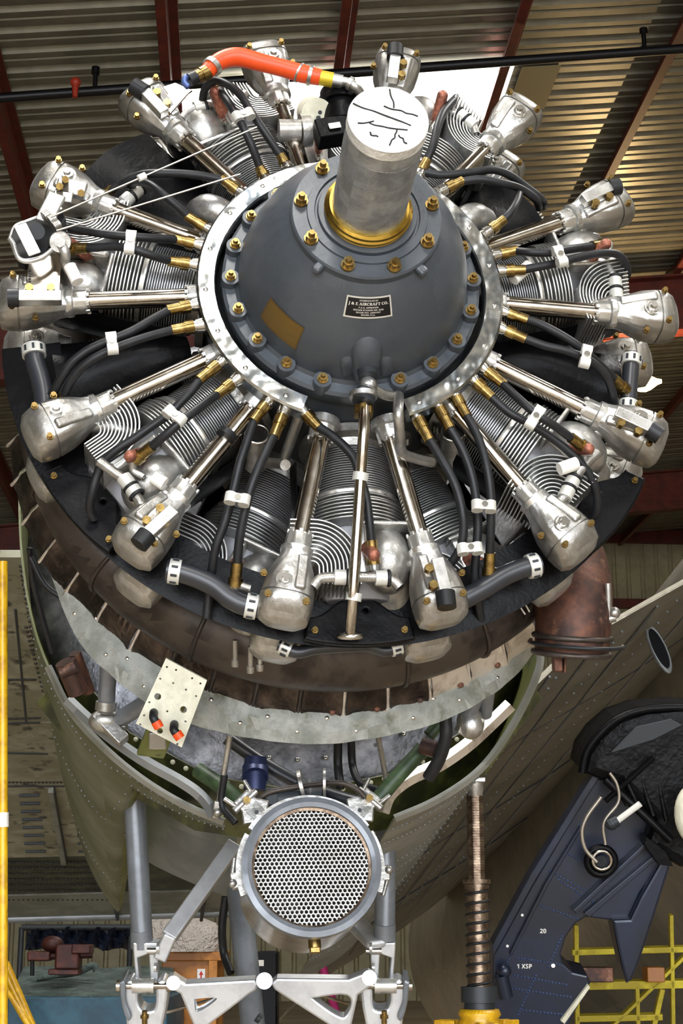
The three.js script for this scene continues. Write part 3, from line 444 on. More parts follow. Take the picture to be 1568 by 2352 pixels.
// rubber-tipped cowl bumpers bolted on the rocker boxes
function bumper(x0, y0, x1, y1, x2, y2, z) { const a = eng(x0, y0, z), b = eng(x1, y1, z), c = eng(x2, y2, z), g = new THREE.Group(); g.name = 'cowl_bumper'; engine.add(g); const side = V(0, 0, 1).cross(b.clone().sub(a)).normalize();
  mesh('bar', barBetween(a, b, .02, .018, side, .002), M.alu, g); mesh('rubber_tip', rod(b.clone().lerp(c, -.05), c, .0155, .015, 20), M.rubber, g);
  for (const t of [.25, .75]) { const p = a.clone().lerp(b, t).addScaledVector(side, -.016); mesh('bolt', [hex(p.clone().setZ(z - .004), p.clone().setZ(z + .008), .0075)], M.brass, g); } }
bumper(378, 262, 332, 213, 306, 196, .045); bumper(1338, 462, 1402, 432, 1422, 428, .04); bumper(900, 185, 907, 132, 908, 108, .05); bumper(142, 684, 42, 684, 18, 684, .05);
bumper(400, 1172, 338, 1228, 318, 1252, .055); bumper(1002, 1285, 1022, 1362, 1026, 1396, .055); bumper(1412, 948, 1492, 986, 1516, 1002, .05);
M.castBoth = M.cast.clone(); M.castBoth.side = THREE.DoubleSide;
// pedestals of the cowl rods and bolts between the cylinders near the case
for (const [x, y] of [[590, 1005], [1040, 1000]]) { const g = new THREE.Group(); g.name = 'breather_stub'; engine.add(g); const p = eng(x, y - 8, .0), q = eng(x - 4, y + 60, -.08); mesh('stub', [rod(p, q, .02, .021, 28, true)], M.castBoth, g); mesh('mouth', [new THREE.TorusGeometry(.019, .0025, 8, 28).applyQuaternion(new THREE.Quaternion().setFromUnitVectors(V(0, 0, 1), q.clone().sub(p).normalize())).translate(p.x, p.y, p.z)], M.nickel, g); }
for (const [x0, y0, x1, y1] of [[690, 948, 650, 1060], [655, 1068, 610, 1062]]) mesh('brace', [rod(eng(x0, y0, .02), eng(x1, y1, -.06), .009)], M.cast, engine);
mesh('green_gasket', [hose([[762, 992], [800, 986], [840, 985], [872, 991]].map(([x, y]) => eng(x, y, -.02)), .004, 20, 8)], M.greenPaint, engine);
for (const [x, y] of [[786, 1004], [820, 1000], [852, 1006], [930, 1000], [1005, 972]]) mesh('base_nut', [hex(eng(x, y, -.02), eng(x, y + 14, -.035), .011)], M.nickel, engine);
// clip ring on one pushrod tube
{ const p = eng(520, 1000, .03), d = eng(505, 1020, .03).sub(p).normalize(); mesh('tube_clip', [rod(p.clone().addScaledVector(d, -.006), p.clone().addScaledVector(d, .004), .0165, .0165, 24)], M.rubber, engine); }
// governor, its mount and the fittings above the nose
{ const g = new THREE.Group(); g.name = 'governor'; engine.add(g);
  mesh('body', [rod(eng(785, 290, .05), eng(780, 215, .05), .032, .036, 28), rod(eng(782, 250, .05), eng(781, 236, .05), .042, .042, 28)], M.black, g);
  mesh('drum', [rod(eng(728, 262, .06), eng(716, 258, .01), .028, .028, 28)], M.cream, g); for (const [x, y] of [[735, 258], [732, 270], [737, 246]]) mesh('painted_drum_hole', [rod(eng(x, y, .063), eng(x - 2, y, .058), .0035)], M.noseDark, g);  // dark discs on the drum stand in for the shade of holes
  mesh('mount', [barBetween(eng(725, 310, .06), eng(800, 298, .06), .04, .04, V(0, 1, 0))], M.black, g); mesh('flange', [rod(eng(690, 300, .03), eng(712, 298, .03), .03, .03, 24), rod(eng(640, 300, .03), eng(690, 300, .03), .02)], M.cast, g);
  mesh('label_tag', [barBetween(eng(755, 290, .085), eng(782, 286, .085), .012, .002, V(0, 1, 0))], M.white, g); }
for (const [x, y] of [[485, 480], [1080, 500]]) { const g = new THREE.Group(); g.name = 'intake_elbow'; engine.add(g); const c = eng(x, y, .02); mesh('elbow', [sweep([eng(x + (x < 700 ? 40 : -40), y + 20, .0), eng(x, y + 2, .0), eng(x + (x < 700 ? -25 : 25), y + 12, -.06)], [.026, .028, .03], 16, 18)], M.cast, g); }
// ---------- exhaust ----------
const inEng = (name, label, cat, group) => onEngine(thing(name, label, cat, group));
{ const o = inEng('exhaust_collector', 'dark brown heat-stained exhaust collector ring behind the cylinders', 'exhaust');
  const prof = []; for (let k = 0; k <= 24; k++) { const a = k / 24 * TAU; prof.push([.503 + .07 * Math.cos(a), -.33 - .07 * Math.sin(a)]); }
  mesh('ring_pipe', latheZ(prof, 0, TAU, 140, false, 2), M.exhaust, o);
  for (const a of [-160, -139, -117, -78, -62]) { const g = new THREE.TorusGeometry(.0715, .004, 8, 32); g.rotateY(Math.PI / 2).rotateZ(0); const m = mesh('slip_joint', g.rotateX(0), M.exhaust, o); m.position.copy(pol(.503, a, -.33)); m.rotation.z = (a + 90) * D2R; }
  for (const [x, y] of [[540, 1530], [575, 1545], [597, 1540]]) { const p = eng(x, y - 60, -.24), q = eng(x, y, -.27); mesh('drain_tube', [rod(p, q, .0045), rod(q, q.clone().lerp(p, .25), .0065)], M.cast, o); }
}
{ const o = inEng('exhaust_tailpipe', 'rusty brown exhaust tailpipe elbow with a clamped lower flange', 'exhaust');
  const P = [[1120, 1440, 2.86], [1210, 1395, 2.84], [1290, 1360, 2.82], [1318, 1405, 2.8], [1318, 1450, 2.79], [1314, 1492, 2.79]].map(a => we(...a));
  mesh('pipe', sweep([we(1196, 1400, 2.9), we(1272, 1290, 2.9), we(1308, 1342, 2.85), we(1316, 1410, 2.8), we(1314, 1470, 2.79), we(1312, 1500, 2.79)], [.05, .092, .085, .074, .068, .066], 48, 32), M.rust, o);
  const a = we(1314, 1462, 2.79), b = we(1312, 1500, 2.79), d = b.clone().sub(a).normalize(), q = new THREE.Quaternion().setFromUnitVectors(V(0, 0, 1), d);
  for (const t of [0, 1]) { const c = a.clone().lerp(b, t); mesh('flange', new THREE.TorusGeometry(.068, .005, 8, 40).applyQuaternion(q).translate(c.x, c.y, c.z), M.exhaust, o); }
  const r = we(1404, 1408, 2.77); mesh('clamp_rod', [rod(we(1395, 1340, 2.77), we(1398, 1430, 2.77), .006), rod(we(1385, 1425, 2.77), we(1412, 1418, 2.77), .008), sph(we(1410, 1408, 2.77), .011)], M.cast, o);
  mesh('lower_clamp', [barBetween(we(1278, 1505, 2.76), we(1280, 1542, 2.76), .016, .02, V(1, 0, 0)), barBetween(we(1296, 1505, 2.76), we(1294, 1545, 2.76), .004, .02, V(1, 0, 0))], M.rust, o);
  mesh('steel_band', new THREE.TorusGeometry(.082, .004, 6, 40, 3.4).applyQuaternion(q).translate(...we(1324, 1480, 2.79).toArray()), M.rubber, o);
  mesh('weld_marks', barBetween(we(1195, 1395, 2.76), we(1206, 1412, 2.76), .003, .002, V(1, 0, 0)), M.clampW, o); mesh('weld_marks', barBetween(we(1206, 1388, 2.76), we(1216, 1406, 2.76), .003, .002, V(1, 0, 0)), M.clampW, o);
}
// ---------- shroud panels and fabric seal round the back of the engine ----------
{ const o = inEng('cowl_shroud', 'dark stained metal shroud of panels and straps between exhaust ring and fabric seal', 'shroud');
  for (let a = -176; a < -50; a += 8) { const gr = []; for (const [r, z] of [[.545, -.37], [.575, -.405], [.592, -.45]]) { const row = []; for (let k = 0; k <= 6; k++) row.push(pol(r + (k === 0 || k === 6 ? .004 : 0), a + k * 1.2, z)); gr.push(row); }
    mesh('panel', sheet(gr, .0025), a > -76 ? M.bright : M.shroud, o);
    mesh('strap', barBetween(pol(.55, a - .4, -.366), pol(.602, a - .4, -.452), .007, .006, pol(1, a + 90, 0)), a > -90 || a < -125 ? M.bright : M.exhaust, o);
    if (a > -100) mesh('rivet', sph(pol(.584, a + 5.6, -.418), .006, 1, 1, .6), M.rust, o); }
}
const smooth = (l, n) => { const c = new THREE.CatmullRomCurve3(l.map(p => V(p[0], p[1], p[2] || 0)), false, 'centripetal'); return c.getPoints(n); };
{ const o = inEng('fabric_seal', 'scalloped grey woven fabric seal strip riveted round the engine mount', 'seal');
  const out = smooth([[42, 800], [48, 900], [62, 1050], [90, 1200], [132, 1350], [190, 1480], [270, 1560], [370, 1632], [480, 1672], [600, 1696], [735, 1706], [870, 1690], [1000, 1658], [1100, 1610], [1180, 1550], [1236, 1476]], 150);
  const inn = smooth([[60, 800], [68, 900], [84, 1050], [118, 1195], [166, 1310], [222, 1400], [292, 1485], [372, 1545], [470, 1592], [600, 1626], [735, 1638], [870, 1622], [975, 1592], [1060, 1552], [1130, 1500], [1185, 1440]], 150);
  const gr = [[], [], [], []]; for (let i = 0; i <= 150; i++) { const a = eng(out[i].x, out[i].y, -.455), b = eng(inn[i].x, inn[i].y, -.43), sc = (Math.abs(Math.sin(i * .21)) ** .6 - .5) * .26; b.lerp(a, -sc); const bend = .006 * Math.sin(i * .9) * Math.sin(i * .13); gr[0].push(b); gr[1].push(b.clone().lerp(a, .4).add(V(0, 0, .01 + bend))); gr[2].push(b.clone().lerp(a, .7).add(V(0, 0, .009 - bend))); gr[3].push(a); }
  const f = mesh('fabric', sheet(gr, .005), M.fabric, o);
  for (let i = 6; i < 150; i += 5) { const k = (i % 2) ? .3 : .72, p = (k < .5 ? gr[1][i].clone().lerp(gr[0][i], .25) : gr[2][i].clone().lerp(gr[3][i], .1)).add(V(0, 0, .004)); mesh(i % 15 ? 'rivet' : 'fastener', sph(p, i % 15 ? .0046 : .009, 1, 1, .7), i % 15 ? M.nickel : M.noseDark, o); }
}
// ---------- nacelle ----------
{ const o = inEng('engine_nacelle', 'riveted grey nacelle skin with olive green inside below the engine', 'nacelle');
  const zE = -.8, L = smooth([[60, 860], [48, 1010], [42, 1150], [50, 1300], [78, 1450], [122, 1560], [172, 1645], [242, 1728], [332, 1800], [430, 1858], [515, 1893]], 60), Rr = smooth([[905, 1884], [1000, 1842], [1100, 1772], [1182, 1662], [1242, 1522], [1262, 1430]], 44);
  const rows = (c, off) => { const g = []; for (let k = 0; k <= 10; k++) { const t = k / 10, row = []; for (const p of c) { const e = eng(p.x, p.y, zE), lf = p.x < 700, s = 1 - (lf ? .05 : .01) * t * t - off, len = lf ? (p.x < 225 ? 2.1 : p.x < 300 ? 2.1 - (p.x - 225) / 75 * 1.75 : .35 - (p.x - 300) / 215 * .15) : 2.1; row.push(V(e.x * s, e.y * s + (lf ? .04 * t * t : 0), zE - t * len)); } g.push(row); } return g; };
  mesh('outer_skin', sheet(rows(L, 0).map(r => r.slice().reverse()), .003), std({ map: mottle(0x80826e, 0x5b5f42, 411, 1.6, .3, .7), metalness: .25, roughness: .5 }), o); mesh('inner_skin', sheet(rows(L, .008), .003), M.chromate, o);
  mesh('outer_skin', sheet(rows(Rr, 0).map(r => r.slice().reverse()), .003), M.nacelle, o); mesh('inner_skin', sheet(rows(Rr, .008), .003), M.chromate, o);
  const rv = []; const dot = new THREE.SphereGeometry(.0025, 6, 4); // rivet rows along the rims and over the right skin
  for (const [c, ks] of [[L, [0.05, .3, .7]], [Rr, [.04, .1, .25, .32, .5, .58, .8]]]) { const g = rows(c, -.002); for (const k of ks) { const r0 = g[Math.floor(k * 10)], r1 = g[Math.min(10, Math.floor(k * 10) + 1)], f = k * 10 - Math.floor(k * 10); for (let i = 0; i < r0.length; i += 1) { const p = r0[i].clone().lerp(r1[i], f); rv.push(dot.clone().translate(p.x, p.y, p.z)); } } }
  stuff(mesh('rivets', rv, M.skin, o));
  const strip = (name, l, w, z, mat) => { const c = smooth(l, 60), gr = [[], [], []]; c.forEach((p, i) => { const q = c[Math.min(60, i + 1)], r = c[Math.max(0, i - 1)], d = V(q.x - r.x, q.y - r.y, 0).normalize(); gr[0].push(eng(p.x, p.y, z)); gr[1].push(eng(p.x + d.y * -w * .5, p.y + d.x * w * .5, z + .012)); gr[2].push(eng(p.x - d.y * w, p.y + d.x * w, z)); }); return mesh(name, sheet(gr, .006), mat, o); };
  strip('lip', [[160, 1602], [200, 1640], [260, 1690], [340, 1745], [420, 1790], [460, 1818], [484, 1845], [496, 1872]], 14, -.74, M.skin);
  strip('lip', [[1178, 1628], [1140, 1665], [1080, 1720], [1010, 1768], [950, 1795], [920, 1815], [900, 1836], [888, 1870]], 22, -.74, M.bright);
  strip('rim_band', [[112, 1530], [160, 1625], [240, 1716], [330, 1790], [430, 1850], [515, 1886]], 4, -.79, M.nacelle);
  strip('rim_band', [[905, 1878], [1000, 1836], [1100, 1766], [1180, 1656], [1236, 1530], [1238, 1480]], 5, -.79, M.nacelle);
}
{ const o = inEng('firewall', 'riveted metal firewall bulkhead behind the engine mount', 'bulkhead');
  mesh('bulkhead', latheZ([[.02, -1.02], [.25, -1.01], [.56, -1.03], [.6, -1.06], [.6, -1.08], [.02, -1.06], [.02, -1.02]], 0, TAU, 64), std({ map: mottle(0x8d8d92, 0x4c4d50, 401, 3, .3, .7), metalness: .7, roughness: .36, bumpMap: bumpCoarse, bumpScale: .0015 }), o);
  mesh('lower_skirt', sheet([[-150, -130, -110, -90, -70, -50, -30].map(a => pol(.57, a, -1.0)), [-150, -130, -110, -90, -70, -50, -30].map(a => pol(.66, a, -1.12))], .004), std({ map: mottle(0x55582f, 0x2b2d1c, 403, 4), roughness: .5 }), o);
  for (let i = 0; i < 26; i++) { const a = -128 + i * 3.1; mesh('rivet', sph(pol(.575, a, -1.0), .0055, 1, 1, .6), M.cream, o); } for (let i = 0; i < 8; i++) mesh('rivet', sph(pol(.5, -105 + i * 7, -1.01), .005, 1, 1, .6), M.nickel, o);
}
{ // engine mount struts and bay plumbing, each bolted between bulkhead and ring
  const o = inEng('engine_mount', 'silver tubular engine mount struts with forged end fittings', 'engine mount');
  const S = (l, r, n = 'strut', m = M.gearPaint) => mesh(n, [rod(we(...l[0]), we(...l[1]), r, r, 20)], m, o);
  S([[252, 1490, 2.95], [243, 1630, 3.02]], .0165); S([[350, 1605, 2.95], [262, 1660, 3.05]], .0165); S([[1100, 1590, 3.0], [1070, 1650, 3.02]], .015); S([[1120, 1580, 3.0], [1112, 1640, 3.05]], .015);
  mesh('end_fitting', [sph(we(246, 1656, 3.04), .03, 1.2, .8, .8), barBetween(we(222, 1640, 3.04), we(285, 1704, 3.02), .026, .03, V(1, 0, 0)), barBetween(we(262, 1660, 3.04), we(292, 1662, 3.04), .024, .024, V(0, 1, 0)), rod(we(242, 1632, 3.01), we(244, 1612, 3.01), .02)], M.cast, o);
  mesh('end_fitting', [sph(we(1080, 1660, 3.02), .03, .9, 1.1, .8), barBetween(we(1066, 1690, 3.02), we(1090, 1640, 3.02), .04, .03, V(1, 0, 0))], M.cast, o);
  S([[528, 1690, 2.98], [500, 1862, 3.02]], .0058, 'stay_rod', M.cast); S([[868, 1690, 2.98], [888, 1800, 3.04]], .0055, 'stay_rod', M.cast);
  mesh('stay_rod_end', [sph(we(499, 1866, 3.0), .01), barBetween(we(500, 1840, 3.0), we(495, 1880, 3.0), .014, .008, V(1, 0, 0))], M.cast, o);
}
{ const o = inEng('bay_plumbing', 'tangle of dark hoses and a green pipe under the fabric seal', 'hoses');
  const B = (n, l, r, m) => mesh(n, hose(l.map(a => we(...a)), r, 40, 12), m, o);
  B('blue_hose', [[520, 1695, 3.1], [600, 1750, 3.1], [690, 1800, 3.08], [780, 1832, 3.05], [850, 1850, 3.02]], .0135, M.hoseGrey);
  B('thin_hose', [[588, 1838, 3.0], [620, 1820, 3.0], [680, 1808, 3.0], [740, 1800, 2.99], [790, 1800, 2.98], [822, 1815, 2.98], [838, 1832, 2.98]], .0055, M.exhaust);
  B('black_hose', [[776, 1700, 3.15], [776, 1760, 3.15], [782, 1810, 3.12]], .009, M.rubber); B('black_hose', [[806, 1700, 3.15], [810, 1760, 3.15], [828, 1800, 3.1], [870, 1816, 3.05]], .008, M.rubber);
  B('black_hose', [[1022, 1640, 2.95], [1024, 1690, 2.95], [1010, 1740, 2.96], [984, 1786, 2.98]], .0125, M.rubber);
  B('green_pipe', [[866, 1838, 3.02], [920, 1775, 3.04], [972, 1720, 3.06]], .0155, M.greenPaint); B('red_band', [[968, 1712, 3.03], [1000, 1722, 3.02]], .016, M.rust); B('green_pipe', [[985, 1690, 3.05], [1010, 1660, 3.06]], .0125, M.greenPaint);
  B('green_pipe', [[570, 1860, 3.02], [520, 1815, 3.05], [455, 1770, 3.1]], .016, M.greenPaint);
  B('black_hose', [[120, 1500, 3.2], [75, 1330, 3.15], [68, 1260, 3.1]], .006, M.rubber); B('black_hose', [[205, 1400, 3.1], [110, 1350, 3.1], [70, 1280, 3.1]], .006, M.rubber);
  B('black_hose', [[515, 1780, 3.0], [510, 1850, 3.0], [540, 1890, 2.98]], .007, M.rubber);
  mesh('canister', [rod(we(587, 1740, 3.08), we(585, 1815, 3.06), .022), rod(we(586, 1765, 3.08), we(586, 1785, 3.06), .026)], std({ color: 0x2a3358, roughness: .4, metalness: .4 }), o);
  mesh('valve_body', [rod(we(640, 1840, 3.02), we(740, 1838, 3.02), .028), rod(we(700, 1810, 3.04), we(705, 1850, 3.0), .024), rbox(.06, .04, .04, .008, we(640, 1835, 3.02))], M.noseDark, o);
  mesh('valve_flange', rod(we(690, 1808, 3.02), we(698, 1806, 3.02), .034), M.cast, o); mesh('valve_flange', rod(we(742, 1800, 3.0), we(748, 1800, 3.0), .03), M.cast, o);
  mesh('actuator', [rod(we(150, 1520, 2.95), we(180, 1590, 2.97), .02), rod(we(140, 1546, 2.94), we(175, 1530, 2.94), .012), rod(we(172, 1500, 2.97), we(205, 1590, 3.0), .012)], M.rust, o);
}
// ---------- white test plate with orange caps ----------
{ const o = inEng('blanking_plate', 'cream drilled blanking plate with two orange capped elbows', 'plate');
  const c = [[381, 1512], [475, 1563], [417, 1717], [312, 1662]].map(([x, y]) => we(x, y, 2.66)), ux = c[1].clone().sub(c[0]), uy = c[3].clone().sub(c[0]), n = ux.clone().cross(uy).normalize(); if (n.z < 0) n.negate();
  const w = ux.length(), h = uy.length(), X = ux.clone().normalize(), Y = n.clone().cross(X).normalize(), mt = new THREE.Matrix4().makeBasis(X, Y, n).setPosition(c[0]);
  const s = new THREE.Shape(), loc = p => { const q = p.clone().sub(c[0]); return [q.dot(X), q.dot(Y)]; }; c.forEach((p, i) => i ? s.lineTo(...loc(p)) : s.moveTo(...loc(p)));
  for (const [x, y, r] of [[383, 1532, 2.5], [404, 1539, 2.5], [368, 1559, 2.5], [441, 1558, 2.5], [460, 1570, 2.5], [398, 1569, 2.5], [427, 1584, 2.5], [450, 1599, 2.5], [343, 1613, 2.5], [384, 1634, 2.5], [331, 1643, 2.5], [426, 1657, 2.5], [322, 1664, 2.5], [407, 1709, 2.5], [362, 1600, 8], [421, 1630, 8], [367, 1679, 7]]) { const p = loc(we(x, y, 2.66)), k = new THREE.Path(); k.absarc(p[0], p[1], r * 2.66 / 3600, 0, TAU, true); s.holes.push(k); }
  const g = new THREE.ExtrudeGeometry(s, { depth: .012, bevelEnabled: false, curveSegments: 8 }); g.translate(0, 0, -.012); g.applyMatrix4(mt); mesh('plate', g, M.cream, o);
  for (const [a, b, e] of [[[353, 1638], [353, 1650], [366, 1672]], [[400, 1665], [400, 1678], [414, 1696]]]) { const k = mesh('elbow', hose([we(...a, 2.66), we(a[0], a[1], 2.635), we(...b, 2.62), we((b[0] + e[0]) / 2, (b[1] + e[1]) / 2, 2.62)], .0075, 16, 12), M.rubber, o); mesh('cap', [rod(we((b[0] + e[0]) / 2 - 2, (b[1] + e[1]) / 2 - 4, 2.62), we(...e, 2.62), .0085)], M.orange, k); }
  mesh('bracket', [barBetween(we(362, 1680, 2.69), we(362, 1720, 2.7), .03, .01, V(1, 0, 0))], M.cast, o); mesh('backing', barBetween(we(400, 1600, 2.69), we(345, 1735, 2.8), .05, .01, V(1, 0, 0)), M.chromate, o);
}
// ---------- oil cooler ----------
{ const o = inEng('oil_cooler', 'round oil cooler with a honeycomb face in a grey rim', 'oil cooler');
  const C = we(716, 1990, 2.9), R = .1195, rel = new THREE.Group(); const T = g => g.translate(C.x, C.y, C.z);
  mesh('drum', T(latheZ([[R + .004, -.012], [R + .004, -.2], [R - .02, -.215], [.02, -.215]], 0, TAU, 72)), M.steel, o);
  mesh('rim', T(latheZ([[R - .008, -.012], [R - .008, .004], [R, .007], [R + .01, .004], [R + .011, -.014], [R + .004, -.02], [R - .008, -.012]], 0, TAU, 80)), M.gearPaint, o);
  const cells = [], a = .0086, q = [], put6 = (r, z, x, y) => { const l = []; for (let k = 0; k < 6; k++) { const t = (k * 60 + 30) * D2R; l.push([x + r * Math.cos(t), y + r * Math.sin(t), z]); } return l; };
  const pos = []; const quad = (A, B, Cc, D) => pos.push(...A, ...B, ...Cc, ...A, ...Cc, ...D);
  for (let i = -16; i <= 16; i++) for (let j = -16; j <= 16; j++) { const x = (i + (j & 1) * .5) * a, y = j * a * .866; if (Math.hypot(x, y) > R - .0115) continue; const o1 = put6(a / 1.732, -.008, x, y), i1 = put6(a / 1.732 * .7, -.0076, x, y), i2 = put6(a / 1.732 * .7, -.15, x, y); for (let k = 0; k < 6; k++) { const n = (k + 1) % 6; quad(o1[k], o1[n], i1[n], i1[k]); quad(i1[k], i1[n], i2[n], i2[k]); } }
  const g = new THREE.BufferGeometry(); g.setAttribute('position', new THREE.Float32BufferAttribute(pos, 3)); g.computeVertexNormals(); stuff(mesh('honeycomb', T(g), M.alu, o));
  mesh('back_plate', T(latheZ([[.0001, -.152], [R, -.152], [R, -.16], [.0001, -.16]], 0, TAU, 48)), M.cast, o);
  const edge = T(latheZ([[R - .013, -.006], [R - .006, -.004], [R - .006, -.012], [R - .013, -.012], [R - .013, -.006]], 0, TAU, 64)); mesh('inner_rim', edge, M.jackSteel, o);
  // mounting band with ears
  for (const [a0, a1] of [[35, 145], [-20, 30], [150, 200]]) mesh('band', T(latheZ([[R + .009, -.02], [R + .02, -.02], [R + .02, -.032], [R + .009, -.032], [R + .009, -.02]], a0 * D2R, a1 * D2R, 40)), M.cast, o);
  for (const ang of [48, 132]) { const u = pol(1, ang, 0), e = g2 => T(g2); mesh('ear', [e(barBetween(u.clone().multiplyScalar(R + .008).setZ(-.026), u.clone().multiplyScalar(R + .072).setZ(-.026), .038, .01, pol(1, ang + 90, 0), .004)), e(barBetween(pol(R + .02, ang - 9, -.026), pol(R + .045, ang - 1, -.026), .03, .01, pol(1, ang + 90, 0), .004)), e(barBetween(pol(R + .02, ang + 9, -.026), pol(R + .045, ang + 1, -.026), .03, .01, pol(1, ang + 90, 0), .004)), e(rod(pol(R + .06, ang - 9, -.026), pol(R + .06, ang + 9, -.026), .0075))], M.cast, o); mesh('ear_bolt', [e(hex(u.clone().multiplyScalar(R + .055).setZ(-.024), u.clone().multiplyScalar(R + .055).setZ(-.008), .0075))], M.brass, o); for (const s of [-1, 1]) mesh('prong', e(rod(pol(R + .058, ang + s * 6, -.026), pol(R + .09, ang + s * 7, -.026), .0042)), M.cast, o); mesh('painted_ear_hole', e(rod(u.clone().multiplyScalar(R + .027).setZ(-.026), u.clone().multiplyScalar(R + .027).setZ(-.0195), .004)), M.noseDark, o); }  // dark disc on each ear paints the shade of a hole
  for (const ang of [-3, 188]) mesh('strap_buckle', T(join([barBetween(pol(R + .02, ang + 5, -.03), pol(R + .022, ang - 7, -.03), .02, .016, pol(1, ang, 0)), rod(pol(R + .03, ang, -.03), pol(R + .024, ang - 18, -.03), .004), sph(pol(R + .028, ang + 1, -.022), .008)])), M.cast, o);
  mesh('drain_plug', T(join([rod(pol(R, -88, -.05), pol(R + .02, -88, -.05), .012), rbox(.02, .012, .014, .003, pol(R + .024, -88, -.05))])), M.brass, o);
}
// ---------- landing gear ----------
const camX = V(1, 0, 0), camUp = V(0, Math.cos(PITCH), Math.sin(PITCH)), camBack = V(0, -Math.sin(PITCH), Math.cos(PITCH));
function slab(outline, d, th, holes = [], bevel = .003) {           // plate seen face on: outline in photo pixels, at camera depth d, th thick
  const k = d / FOCAL, s = new THREE.Shape(), f = ([x, y]) => new THREE.Vector2((x - MIDX) * k, (MIDY - y) * k); s.setFromPoints(outline.map(f));
  for (const h of holes) { const p = new THREE.Path(); p.setFromPoints(h.map(f)); s.holes.push(p); }
  const g = new THREE.ExtrudeGeometry(s, { depth: th, bevelEnabled: bevel > 0, bevelSize: bevel, bevelThickness: bevel, bevelOffset: -bevel, bevelSegments: 2 }); g.translate(0, 0, -d - th);
  g.applyMatrix4(camR); g.translate(camera.position.x, camera.position.y, camera.position.z); return g;
}
const round = (l, n = 6) => smooth([...l, l[0]], l.length * n).slice(0, -1).map(p => [p.x, p.y]);
const K = (x, y, d) => wd(x, y, d);
{ const o = thing('landing_gear', 'grey twin-leg landing gear with silver forks and a forged scissor link', 'landing gear');
  const G = 3.45;
  mesh('leg', rod(K(308, 1820, 3.5), K(326, 2152, G), .0245, .0235, 28), M.gearPaint, o); mesh('leg', rod(K(886, 1840, 3.5), K(883, 2156, G), .0225, .0235, 28), M.gearPaint, o);
  mesh('leg_collar', rod(K(325, 2136, G), K(326, 2176, G), .0245, .0245, 28), M.gearPaint, o); mesh('leg_collar', rod(K(883, 2122, G), K(883, 2158, G), .0245, .0245, 28), M.gearPaint, o);
  mesh('brace', [barBetween(K(540, 1938, 3.55), K(388, 2152, G - .03), .036, .022, camX, .004), barBetween(K(392, 2146, G - .03), K(366, 2204, G - .03), .03, .022, camX, .005)], M.forged, o);
  mesh('brace', [barBetween(K(816, 2120, 3.55), K(868, 2172, G - .03), .05, .022, camX, .01)], M.forged, o);
  for (const [cx, m] of [[330, 1], [884, -1]]) {
    const X = v => cx + v * m, lug = [[-24, 2176], [-18, 2260], [-8, 2260], [-14, 2200], [12, 2190], [16, 2262], [32, 2262], [34, 2165], [-24, 2165]].map(([x, y]) => [X(x), y]);
    mesh('lug', slab(lug, G - .02, .03), M.forged, o);
    mesh('cross_bolt', rod(K(X(8), 2184, G - .03), K(X(44), 2184, G - .03), .008, .008, 12), M.nickel, o); mesh('lug_nut', hex(K(X(30), 2178, G - .04), K(X(36), 2178, G - .04), .014), M.alu, o); mesh('lug_nut', hex(K(X(24), 2222, G - .04), K(X(30), 2222, G - .04), .011), M.alu, o);
    // fork: hinge barrel, two cheeks joined below
    const U = [[-48, 2262], [-30, 2250], [-14, 2262], [-12, 2300], [-2, 2318], [22, 2318], [28, 2300], [30, 2258], [44, 2250], [56, 2262], [54, 2300], [48, 2335], [36, 2370], [-32, 2370], [-42, 2330]].map(([x, y]) => [X(x), y]);
    mesh('fork', slab(round(U, 4), G - .05, .05, [], .006), M.forged, o);
    const U2 = [[-56, 2256], [-44, 2252], [-40, 2300], [-28, 2336], [-36, 2345], [-50, 2310]].map(([x, y]) => [X(x), y]); mesh('fork_cheek', slab(round(U2, 4), G - .065, .08, [], .004), M.gearPaint, o);
    mesh('hinge_barrel', rod(K(X(-26), 2264, G - .05), K(X(24), 2264, G - .05), .0165, .0165, 24), M.alu, o); mesh('hinge_pin', [rod(K(X(-58), 2264, G - .05), K(X(60), 2264, G - .05), .0085), hex(K(X(-62), 2264, G - .05), K(X(-54), 2264, G - .05), .014), hex(K(X(54), 2264, G - .05), K(X(64), 2264, G - .05), .014)], M.steel, o);
    mesh('grease_fitting', [rod(K(X(2), 2352, G - .06), K(X(2), 2322, G - .06), .006), hex(K(X(2), 2338, G - .06), K(X(2), 2330, G - .06), .01)], M.brass, o);
  }
  // scissor link: two windowed triangles on a centre boss
  mesh('link', slab([[384, 2246], [398, 2240], [412, 2250], [426, 2258], [585, 2249], [594, 2260], [588, 2274], [574, 2282], [474, 2358], [446, 2358], [414, 2282], [388, 2268]], G - .09, .03, [round([[440, 2288], [500, 2286], [504, 2294], [456, 2328], [446, 2326]], 4)], .005), M.forged, o);
  mesh('link', slab([[860, 2240], [846, 2232], [826, 2238], [800, 2248], [636, 2246], [622, 2258], [630, 2272], [644, 2282], [762, 2358], [806, 2358], [822, 2285], [856, 2262]], G - .09, .03, [round([[718, 2292], [796, 2286], [806, 2300], [790, 2334], [770, 2328]], 4)], .005), M.forged, o);
  for (const [x, y, r] of [[398, 2258, .015], [607, 2253, .0175], [848, 2246, .016]]) { mesh('boss', rod(K(x, y, G - .1), K(x, y, G - .03), r, r, 28), M.forged, o); mesh('boss_nut', hex(K(x, y, G - .112), K(x, y, G - .1), r * .6), M.cast, o); }
  mesh('rod', rod(K(380, 2326, G), K(505, 2290, G + .05), .0035), M.steel, o); mesh('rod', rod(K(715, 2280, G), K(800, 2305, G + .05), .0035), M.steel, o);
  mesh('leg_nut', hex(K(438, 2320, 4.1), K(446, 2326, 4.1), .01), M.cast, o);
}
